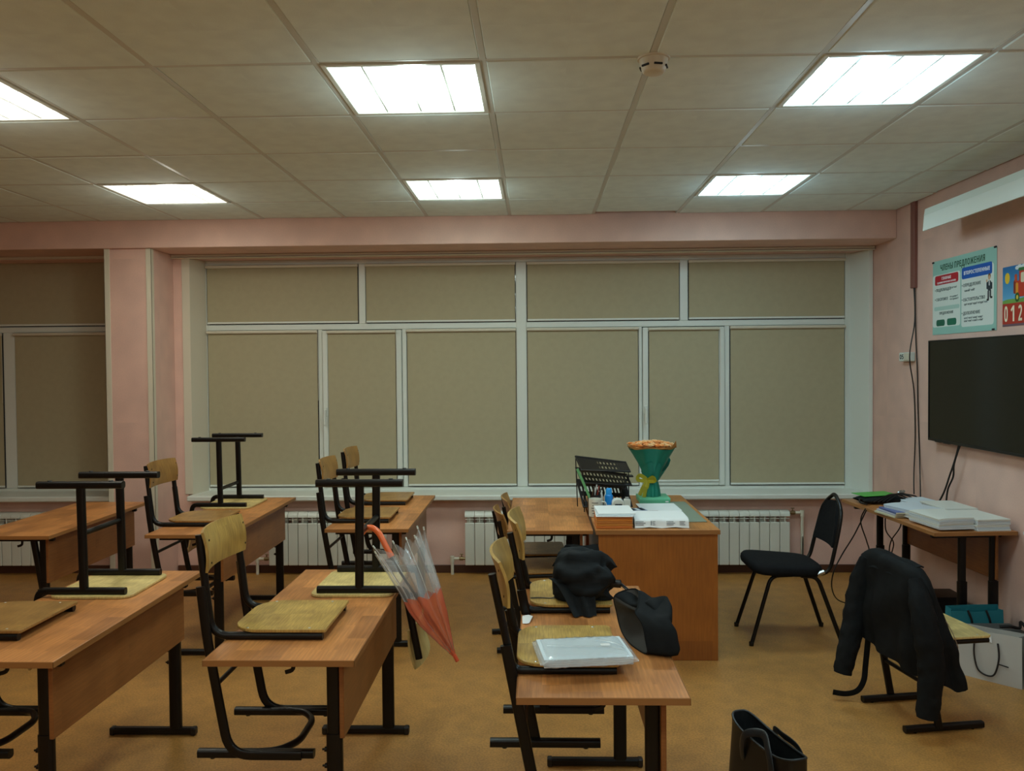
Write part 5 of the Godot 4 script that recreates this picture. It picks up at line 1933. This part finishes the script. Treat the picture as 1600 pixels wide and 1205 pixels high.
# ---------------------------------------------------------------- loose things
func loose_things() -> void:
	wrapped_pad()
	black_umbrella()
	clear_umbrella()
	cloth_pouch()
	coat()
	tote()
	var g := G.new()
	g.slab([PackedVector3Array([Vector3(-0.02, 0.002, -0.045), Vector3(0.0, 0.004, -0.05), Vector3(0.016, 0.002, -0.04)]), PackedVector3Array([Vector3(-0.022, 0.012, 0.0), Vector3(0.0, 0.017, 0.004), Vector3(0.014, 0.01, 0.0)]), PackedVector3Array([Vector3(-0.02, 0.0015, 0.045), Vector3(-0.006, 0.003, 0.05), Vector3(0.004, 0.0015, 0.04)])], 0.0012)
	solo("paper_scrap", g, pick("paper"), "small scrap of white paper between the two chairs on the near right desk", "paper", Vector3(-0.037, DESK_H, -2.965))


func wrapped_pad() -> void:
	var seat := DESK_H + 0.0125 - 0.397 + 0.397 + 0.0135 + 0.011
	var t := thing("paper_pad", "white drawing pad in clear plastic wrap lying on the nearest right chair", "pad", Vector3(0.138, seat + 0.001, -2.492), deg_to_rad(7.5))
	var g := G.new()
	for k in 4:
		g.box(Vector3(0, 0.004 + k * 0.0062, 0), Vector3(0.27, 0.006, 0.185), 0.001)
	part("pad", g, pick("paper_cool"), t)
	# slack film, wrinkled, sealed at both ends
	g = G.new()
	var rows := []
	var f := noise(51, 22.0, 2)
	for i in 25:
		var u := i / 24.0
		var r := PackedVector3Array()
		var open := minf(1.0, minf(u, 1.0 - u) * 9.0)
		for j in 28:
			var a := TAU * j / 28.0
			var ca := signf(cos(a)) * pow(absf(cos(a)), 0.3)
			var sa := signf(sin(a)) * pow(absf(sin(a)), 0.3)
			var x := lerpf(-0.147, 0.15, u)
			var w := f.get_noise_2d(x * 3.0, a * 0.1) * 0.003
			r.append(Vector3(x, 0.0140 + sa * (0.0025 + 0.0125 * open + maxf(0.0, w) * open), ca * (0.097 + w * 2.0)))
		rows.append(r)
	g.grid(rows)
	part("plastic_wrap", g, pick("clear_film"), t)
	for p in [[Vector3(-0.11, 0.030, -0.02), Vector3(-0.02, 0.0325, 0.005), Vector3(0.08, 0.031, 0.02), Vector3(0.14, 0.02, 0.05)], [Vector3(0.05, 0.031, -0.06), Vector3(0.1, 0.032, -0.01), Vector3(0.145, 0.02, 0.03)]]:
		g = G.new()
		g.tube(curve(p, 6), 0.0045, 0.0016, Vector3.UP, 6)
		part("fold", g, pick("clear_film"), t)
	g = G.new()
	g.box(Vector3(0.07, 0.0305, -0.005), Vector3(0.028, 0.0006, 0.02), 0.0)
	part("sticker", g, pick("paper"), t)


func black_umbrella() -> void:
	var at := Vector3(0.165, 0.757, -3.16)
	var t := thing("black_umbrella", "crumpled black folding umbrella lying on a chair seat", "umbrella", at)
	var a := Vector3(-0.105, 0.085, 0.0)
	var b := Vector3(0.115, 0.062, 0.03)
	var f := noise(61, 9.0, 3)
	var rows := []
	var prof := [[0.0, 0.03], [0.03, 0.07], [0.1, 0.092], [0.25, 0.102], [0.45, 0.108], [0.62, 0.105], [0.78, 0.098], [0.9, 0.09], [0.97, 0.078], [1.0, 0.062], [0.93, 0.045], [0.85, 0.02]]
	var ax := (b - a).normalized()
	var s1 := ax.cross(Vector3.UP).normalized()
	var s2 := s1.cross(ax)
	for i in prof.size():
		var r := PackedVector3Array()
		var c: Vector3 = a.lerp(b, prof[i][0])
		for j in 64:
			var ang := TAU * j / 64.0
			var pleat := 0.17 * absf(sin(ang * 3.5 + 0.5 * sin(i * 0.7))) - 0.09
			pleat += f.get_noise_2d(ang * 0.1 + i * 0.03, i * 0.05) * 0.22
			var rad: float = prof[i][1] * (1.0 + pleat)
			var p := c + s1 * cos(ang) * rad + s2 * sin(ang) * rad
			if i > 6:
				p += ax * 0.02 * sin(ang * 4.0)
			p.y = maxf(p.y, 0.002)
			r.append(p)
		rows.append(r)
	var g := G.new()
	g.grid(rows)
	part("canopy", g, pick("black_nylon"), t)
	# loose gores: one over the seat edge, one folded upright behind
	rows = []
	for i in 7:
		var v := i / 6.0
		var r := PackedVector3Array()
		for j in 9:
			var u := j / 8.0 - 0.5
			var p := Vector3(-0.04 + u * 0.17 * (1.0 - v * 0.5) + v * 0.05, 0.085 - 0.02 * v - 0.11 * v * v, 0.06 + 0.10 * v + 0.012 * sin(u * 11.0))
			p.y = maxf(p.y, -0.034)
			r.append(p)
		rows.append(r)
	g = G.new()
	g.slab(rows, 0.002)
	part("loose_gore", g, pick("black_nylon"), t)
	rows = []
	for i in 6:
		var v := i / 5.0
		var r := PackedVector3Array()
		for j in 9:
			var u := j / 8.0 - 0.5
			r.append(Vector3(-0.01 + u * 0.2 * (1.0 - v * 0.35) + 0.02 * v, 0.11 + 0.075 * v, -0.03 - 0.03 * v + 0.014 * sin(u * 9.0 + v)))
		rows.append(r)
	g = G.new()
	g.slab(rows, 0.002)
	part("loose_gore", g, pick("black_nylon"), t)
	# handle and wrist loop
	g = G.new()
	g.tube(curve([Vector3(0.06, 0.066, 0.03), Vector3(0.1, 0.062, 0.05), Vector3(0.152, 0.062, 0.065)], 4), 0.012, 0.012, Vector3.UP, 12)
	g.tube(PackedVector3Array([Vector3(0.104, 0.062, 0.051), Vector3(0.15, 0.062, 0.0645)]), 0.0155, 0.0155, Vector3.UP, 14)
	part("handle", g, pick("black_plastic"), t)
	g = G.new()
	g.box(Vector3(0.126, 0.074, 0.068), Vector3(0.01, 0.004, 0.008), 0.001)
	part("button", g, pick("steel"), t)
	g = G.new()
	g.tube(curve([Vector3(0.15, 0.058, 0.062), Vector3(0.175, 0.04, 0.10), Vector3(0.19, 0.004, 0.16), Vector3(0.205, -0.012, 0.20), Vector3(0.21, 0.0, 0.17), Vector3(0.19, 0.035, 0.1), Vector3(0.15, 0.066, 0.064)], 6), 0.003, 0.003, Vector3.UP, 6)
	part("wrist_loop", g, pick("cable"), t)
	g = G.new()
	g.tube(curve([Vector3(-0.07, 0.02, 0.05), Vector3(-0.11, 0.003, 0.045), Vector3(-0.16, 0.003, 0.04), Vector3(-0.195, 0.003, 0.045)], 5), 0.005, 0.0012, Vector3.UP, 6)
	g.tube(curve([Vector3(-0.06, 0.04, 0.02), Vector3(-0.085, 0.012, 0.03), Vector3(-0.115, 0.003, 0.045)], 5), 0.002, 0.0012, Vector3.UP, 6)
	part("closing_strap", g, pick("cable"), t)


func clear_umbrella() -> void:
	var t := thing("clear_umbrella", "transparent umbrella with orange tip and orange hooked handle hanging on the upturned chair", "umbrella", Vector3(-0.48, 0.48, -3.28))
	var o := t.position
	var centres := [Vector3(-0.555, 0.918, -3.30), Vector3(-0.515, 0.838, -3.285), Vector3(-0.478, 0.762, -3.27), Vector3(-0.449, 0.69, -3.258), Vector3(-0.42, 0.632, -3.25), Vector3(-0.385, 0.57, -3.24), Vector3(-0.355, 0.52, -3.232), Vector3(-0.340, 0.497, -3.23)]
	var radii := [0.098, 0.084, 0.074, 0.068, 0.056, 0.034, 0.015, 0.007]
	var path := curve(centres, 4)
	var rows := []
	for i in path.size():
		var v := float(i) / (path.size() - 1)
		var ax := (path[mini(i + 1, path.size() - 1)] - path[maxi(i - 1, 0)]).normalized()
		var s1 := ax.cross(Vector3.BACK).normalized()
		var s2 := s1.cross(ax)
		var k := minf(v * 7.0, 6.999)
		var rad := lerpf(radii[int(k)], radii[int(k) + 1], k - int(k))
		var r := PackedVector3Array()
		for j in 64:
			var a := TAU * j / 64.0
			var star := cos(a * 8.0)
			var q := rad * (1.0 + 0.20 * star * (1.0 - v * 0.5) + 0.10 * sin(a * 3.0 + v * 5.0) * (1.0 - v))
			var p := path[i] + s1 * cos(a) * q + s2 * sin(a) * q
			p -= ax * (0.022 * star + 0.02 * sin(a * 2.0)) * (1.0 - v) * (1.0 - v)
			r.append(p - o)
		rows.append(r)
	var cut := 10
	var g := G.new()
	g.grid(rows.slice(0, cut + 1))
	part("clear_canopy", g, pick("clear_film"), t, "transparent upper part of the canopy")
	g = G.new()
	g.grid(rows.slice(cut))
	part("orange_canopy", g, pick("orange_film"), t, "translucent orange part near the tip")
	for k in 8:
		var pts := PackedVector3Array()
		for i in range(0, rows.size() - 3):
			var p: Vector3 = rows[i][k * 8]
			pts.append(p.lerp(path[i] - o, 0.06))
		g = G.new()
		g.tube(pts, 0.0016, 0.0016, Vector3.BACK, 5)
		var rib := part("rib", g, pick("steel"), t)
		g = G.new()
		var d := (pts[0] - pts[1]).normalized()
		g.tube(PackedVector3Array([pts[0], pts[0] + d * 0.014]), 0.0035, 0.0035, Vector3.BACK, 7)
		part("rib_tip", g, pick("white_plastic"), rib)
	var orange := mat("orange_plastic", Color(0.93, 0.43, 0.22), 0.28)
	g = G.new()
	g.tube(PackedVector3Array([Vector3(-0.622, 0.885, -3.338) - o, Vector3(-0.56, 0.80, -3.31) - o, Vector3(-0.345, 0.505, -3.232) - o]), 0.005, 0.005, Vector3.BACK, 8)
	part("shaft", g, pick("black_metal"), t)
	g = G.new()
	g.tube(curve([Vector3(-0.605, 0.868, -3.335) - o, Vector3(-0.632, 0.912, -3.345) - o, Vector3(-0.660, 0.958, -3.36) - o, Vector3(-0.692, 0.979, -3.38) - o, Vector3(-0.722, 0.975, -3.395) - o, Vector3(-0.746, 0.948, -3.40) - o, Vector3(-0.752, 0.925, -3.40) - o], 5), 0.0125, 0.0125, Vector3.BACK, 12)
	part("hooked_handle", g, orange, t)
	g = G.new()
	g.tube(PackedVector3Array([Vector3(-0.352, 0.515, -3.232) - o, Vector3(-0.336, 0.492, -3.229) - o, Vector3(-0.325, 0.472, -3.227) - o]), 0.008, 0.008, Vector3.BACK, 10)
	part("tip", g, mat("orange_tip", Color(0.85, 0.34, 0.20), 0.3), t)


func cloth_pouch() -> void:
	var t := thing("cloth_pouch", "open black cloth pouch standing on the near right desk, mouth to the left", "pouch", Vector3(0.37, DESK_H, -2.70))
	var o := t.position
	var rim := [Vector3(0.259, 0.866, -2.76), Vector3(0.300, 0.876, -2.80), Vector3(0.342, 0.880, -2.79), Vector3(0.332, 0.852, -2.70), Vector3(0.318, 0.842, -2.66), Vector3(0.337, 0.812, -2.625), Vector3(0.343, 0.772, -2.605), Vector3(0.347, 0.727, -2.60), Vector3(0.308, 0.725, -2.69), Vector3(0.283, 0.748, -2.76), Vector3(0.268, 0.810, -2.78)]
	var loop := []
	for k in rim.size():
		for s in 4:
			var p0: Vector3 = rim[(k + rim.size() - 1) % rim.size()]
			var p1: Vector3 = rim[k]
			var p2: Vector3 = rim[(k + 1) % rim.size()]
			var p3: Vector3 = rim[(k + 2) % rim.size()]
			loop.append(p1.cubic_interpolate(p2, p0, p3, s / 4.0))
	var mid := Vector3()
	for p in loop:
		mid += p
	mid /= loop.size()
	var rows := []
	for st in [[Vector3(), 1.0, 0.0], [Vector3(0.022, 0.002, 0.006), 1.02, 0.01], [Vector3(0.05, 0.0, 0.018), 1.0, 0.024], [Vector3(0.075, -0.003, 0.028), 0.97, 0.016], [Vector3(0.098, -0.004, 0.038), 0.90, 0.0], [Vector3(0.112, -0.01, 0.044), 0.72, 0.0], [Vector3(0.118, -0.015, 0.047), 0.4, 0.0], [Vector3(0.119, -0.016, 0.048), 0.03, 0.0]]:
		var r := PackedVector3Array()
		for p in loop:
			var q: Vector3 = mid + (p - mid) * st[1] + st[0]
			if p.y > mid.y:
				q.y -= st[2] * clampf((p.y - mid.y) / 0.06, 0.0, 1.0)
			q.y = maxf(q.y, DESK_H + 0.001)
			r.append(q - o)
		rows.append(r)
	var g := G.new()
	g.grid(rows)
	part("shell", g, pick("black_cloth"), t)
	# lining set a little inside the mouth
	var inner := []
	for st in [[0.0, 0.975, 0.0], [0.02, 0.92, 0.014], [0.045, 0.80, 0.022], [0.06, 0.45, 0.012], [0.062, 0.03, 0.0]]:
		var r := PackedVector3Array()
		for p in loop:
			var q: Vector3 = mid + (p - mid) * st[1] + Vector3(st[0], 0, st[0] * 0.35)
			if p.y > mid.y:
				q.y -= st[2] * clampf((p.y - mid.y) / 0.06, 0.0, 1.0)
			q.y = maxf(q.y, DESK_H + 0.003)
			r.append(q - o)
		inner.append(r)
	g = G.new()
	g.grid(inner)
	part("lining", g, mat("lining_grey", Color(0.20, 0.19, 0.175), 0.75), t, "dark grey lining inside the mouth")
	g = G.new()
	var pts := PackedVector3Array()
	for p in loop:
		pts.append(p - o)
	pts.append(loop[0] - o)
	g.tube(pts, 0.0022, 0.0022, Vector3.UP, 6)
	part("hem", g, pick("black_cloth"), t)


func coat() -> void:
	var t := thing("coat", "black coat draped over the back of a chair, one belt end on the floor", "coat", Vector3(1.66, 0, -3.8))
	var o := t.position
	var cloth := pick("black_cloth")
	# plan of the hanging cloth from the far side round to the near flap: x, z, top, hem, swing of the hem
	var plan := [[1.590, -4.015, 0.715, 0.325, 0.00], [1.598, -3.95, 0.742, 0.315, -0.01], [1.612, -3.86, 0.738, 0.30, 0.0], [1.626, -3.77, 0.734, 0.285, 0.0], [1.643, -3.68, 0.728, 0.275, 0.01], [1.672, -3.615, 0.712, 0.262, 0.03], [1.712, -3.585, 0.668, 0.245, 0.055], [1.752, -3.578, 0.58, 0.222, 0.07], [1.795, -3.588, 0.47, 0.225, 0.06], [1.825, -3.61, 0.40, 0.25, 0.035]]
	var cols := []
	for i in plan.size() - 1:
		for k in 5:
			var row := []
			for c in 5:
				var p0: float = plan[maxi(i - 1, 0)][c]
				var p1: float = plan[i][c]
				var p2: float = plan[i + 1][c]
				var p3: float = plan[mini(i + 2, plan.size() - 1)][c]
				row.append(cubic_interpolate(p1, p2, p0, p3, k / 5.0))
			cols.append(row)
	cols.append(plan[-1])
	var rows := []
	for j in 22:
		var r := PackedVector3Array()
		for i in cols.size():
			var c = cols[i]
			var a = cols[maxi(i - 1, 0)]
			var b = cols[mini(i + 1, cols.size() - 1)]
			var along := Vector2(b[0] - a[0], b[1] - a[1]).normalized()
			var out := Vector2(-along.y, along.x)
			if out.x > 0.0 and i < 25:
				out = -out
			if i >= 25 and out.y < 0.0:
				out = -out
			var p: Vector3
			if j < 5:
				# over the top edge and a little way down in front
				var q: float = [0.16, 0.07, 0.02, 0.0, 0.0][j]
				var inn: float = [0.078, 0.076, 0.066, 0.045, 0.018][j]
				var up: float = [0.0, 0.0, 0.004, 0.016, 0.013][j]
				p = Vector3(c[0] - out.x * inn, c[2] - q + up, c[1] - out.y * inn)
			else:
				var v := (j - 5) / 16.0
				var u := float(i) / cols.size()
				var fold := (sin(u * 31.0 + 0.6 * sin(v * 3.0)) * 0.011 + sin(u * 57.0 + v * 2.0) * 0.004) * (0.25 + 0.75 * v)
				var sag := 0.010 * sin(v * 9.0 + u * 14.0) * (1.0 - v) * v * 4.0
				var swing: float = c[4] * v
				p = Vector3(c[0] + out.x * (fold + sag + 0.012 * sin(v * PI)) + swing, lerpf(c[2], c[3], v), c[1] + out.y * (fold + sag + 0.012 * sin(v * PI)) + swing * 0.15)
				if j == 21:
					p.y += 0.006 * sin(u * 23.0)
			r.append(p - o)
		rows.append(r)
	var g := G.new()
	g.slab(rows, 0.006)
	part("back_panel", g, cloth, t)
	# sleeves, hollow at the cuff
	var f := noise(71, 1.0, 2)
	for s in [[[Vector3(1.600, 0.715, -3.975), Vector3(1.578, 0.60, -4.0), Vector3(1.555, 0.47, -4.0), Vector3(1.528, 0.34, -3.985), Vector3(1.495, 0.23, -3.97), Vector3(1.476, 0.150, -3.965)], [0.030, 0.052, 0.055, 0.052, 0.047, 0.043]], [[Vector3(1.668, 0.70, -3.62), Vector3(1.668, 0.60, -3.575), Vector3(1.683, 0.47, -3.55), Vector3(1.700, 0.34, -3.545), Vector3(1.693, 0.22, -3.545), Vector3(1.682, 0.115, -3.545)], [0.030, 0.050, 0.056, 0.055, 0.050, 0.046]]]:
		var path := curve(s[0], 7)
		var ring_rows := []
		for i in path.size():
			var ax := (path[mini(i + 1, path.size() - 1)] - path[maxi(i - 1, 0)]).normalized()
			var s1 := ax.cross(Vector3.BACK).normalized()
			var s2 := s1.cross(ax)
			var k := minf(float(i) / (path.size() - 1) * 5.0, 4.999)
			var rad := lerpf(s[1][int(k)], s[1][int(k) + 1], k - int(k))
			var r := PackedVector3Array()
			for j in 28:
				var a := TAU * j / 28.0
				var w := 1.0 + 0.10 * f.get_noise_3d(cos(a) * 1.4, sin(a) * 1.4, i * 0.28) + 0.035 * sin(i * 1.25 + 2.2 * sin(a))
				r.append(path[i] + s1 * cos(a) * rad * w + s2 * sin(a) * rad * w * 0.82 - o)
			ring_rows.append(r)
		var tip: Vector3 = path[-1] - o
		var back := (path[-2] - path[-1]).normalized()
		for q in [[0.93, 0.0], [0.88, 0.012], [0.80, 0.06], [0.02, 0.065]]:
			var r := PackedVector3Array()
			for p in ring_rows[path.size() - 1]:
				r.append(tip + (p - tip) * q[0] + back * q[1])
			ring_rows.append(r)
		g = G.new()
		g.grid(ring_rows)
		g.cap(ring_rows[0], ring_rows[2][0])
		part("sleeve", g, cloth, t)
	# turned-down collar along the top
	rows = []
	for i in 7:
		var v := i / 6.0
		var r := PackedVector3Array()
		for j in 15:
			var u := j / 14.0
			var p := Vector3(1.632, 0.752, -3.955).lerp(Vector3(1.688, 0.742, -3.655), u)
			p += Vector3(0.03 - 0.072 * v, 0.012 * sin(v * PI) - 0.085 * v * v * (1.0 - 0.25 * sin(u * PI)), 0.0) + Vector3(0, 0.003 * sin(u * 11.0), 0)
			r.append(p - o)
		rows.append(r)
	g = G.new()
	g.slab(rows, 0.006)
	part("collar", g, cloth, t)
	g = G.new()
	var strap := curve([Vector3(1.606, 0.40, -3.965) - o, Vector3(1.602, 0.26, -3.985) - o, Vector3(1.600, 0.17, -4.0) - o, Vector3(1.592, 0.10, -4.0) - o, Vector3(1.562, 0.05, -4.0) - o, Vector3(1.51, 0.030, -4.01) - o, Vector3(1.45, 0.034, -4.02) - o], 6)
	g.tube(strap, 0.015, 0.003, Vector3(0, 0, 1), 8)
	part("belt", g, cloth, t)
	g = G.new()
	g.tube(curve([Vector3(1.765, 0.535, -3.552) - o, Vector3(1.800, 0.47, -3.555) - o, Vector3(1.826, 0.41, -3.568) - o], 4), 0.002, 0.002, Vector3.BACK, 6)
	part("zip", g, pick("steel"), t)


func tote() -> void:
	var t := thing("handbag", "black handbag with open top and two straps at the bottom of the photo", "bag", Vector3(0.775, 0, -2.76), 0.0)
	var leather := mat("black_leather", Color(0.04, 0.04, 0.042), 0.42)
	# long side runs from far left to near right
	var along := Vector3(0.26, 0, 0.966).normalized()
	var across := Vector3(along.z, 0, -along.x)
	var rows := []
	for lv in [[0.0, 0.17, 0.075], [0.01, 0.18, 0.08], [0.12, 0.185, 0.082], [0.24, 0.185, 0.07], [0.33, 0.19, 0.055], [0.375, 0.195, 0.05]]:
		var r := PackedVector3Array()
		for j in 40:
			var a := TAU * j / 40.0
			var ca := signf(cos(a)) * pow(absf(cos(a)), 0.5)
			var sa := signf(sin(a)) * pow(absf(sin(a)), 0.6)
			var tall: float = lv[0] + (0.022 * pow(absf(ca), 3.0) if lv[0] > 0.3 else 0.0)
			r.append(along * ca * lv[1] + across * sa * lv[2] + Vector3(0, tall, 0))
		rows.append(r)
	var g := G.new()
	g.grid(rows)
	g.cap(rows[0], Vector3(0, 0.1, 0))
	part("body", g, leather, t)
	var inner := []
	for k in [5, 4, 3, 2]:
		var r := PackedVector3Array()
		for p in rows[k]:
			r.append(Vector3(p.x * 0.955, p.y, p.z * 0.955))
		inner.append(r)
	g = G.new()
	g.grid(inner)
	g.cap(inner[-1], Vector3(0, -0.3, 0))
	part("lining", g, pick("black_nylon"), t)
	g = G.new()
	var rim := PackedVector3Array()
	for j in 41:
		rim.append(rows[-1][j % 40] * Vector3(0.978, 1, 0.978))
	g.tube(rim, 0.0045, 0.0045, Vector3.UP, 8)
	part("rim", g, mat("leather_edge", Color(0.10, 0.11, 0.115), 0.4), t)
	for s in [-1, 1]:
		g = G.new()
		var b: Vector3 = across * (s * 0.056)
		g.tube(curve([b - along * 0.06 + Vector3(0, 0.27, 0), b * 1.15 - along * 0.055 + Vector3(0, 0.34, 0), b * 1.0 - along * 0.04 + Vector3(0, 0.385, 0), b * (0.5 if s < 0 else 0.85) + along * 0.02 + Vector3(0, 0.400 + s * -0.006, 0), b * (0.9 if s < 0 else 1.05) + along * 0.09 + Vector3(0, 0.383, 0), b * 1.1 + along * 0.125 + Vector3(0, 0.34, 0), b + along * 0.13 + Vector3(0, 0.27, 0)], 6), 0.015, 0.004, across, 8)
		part("strap", g, mat("leather_edge", Color(0.10, 0.11, 0.115), 0.4), t)
	g = G.new()
	g.box(Vector3(0, 0.30, 0) + across * 0.066, Vector3(0.03, 0.05, 0.006), 0.002, Basis(along, Vector3.UP, -across * -1.0))
	part("clasp", g, pick("steel"), t)
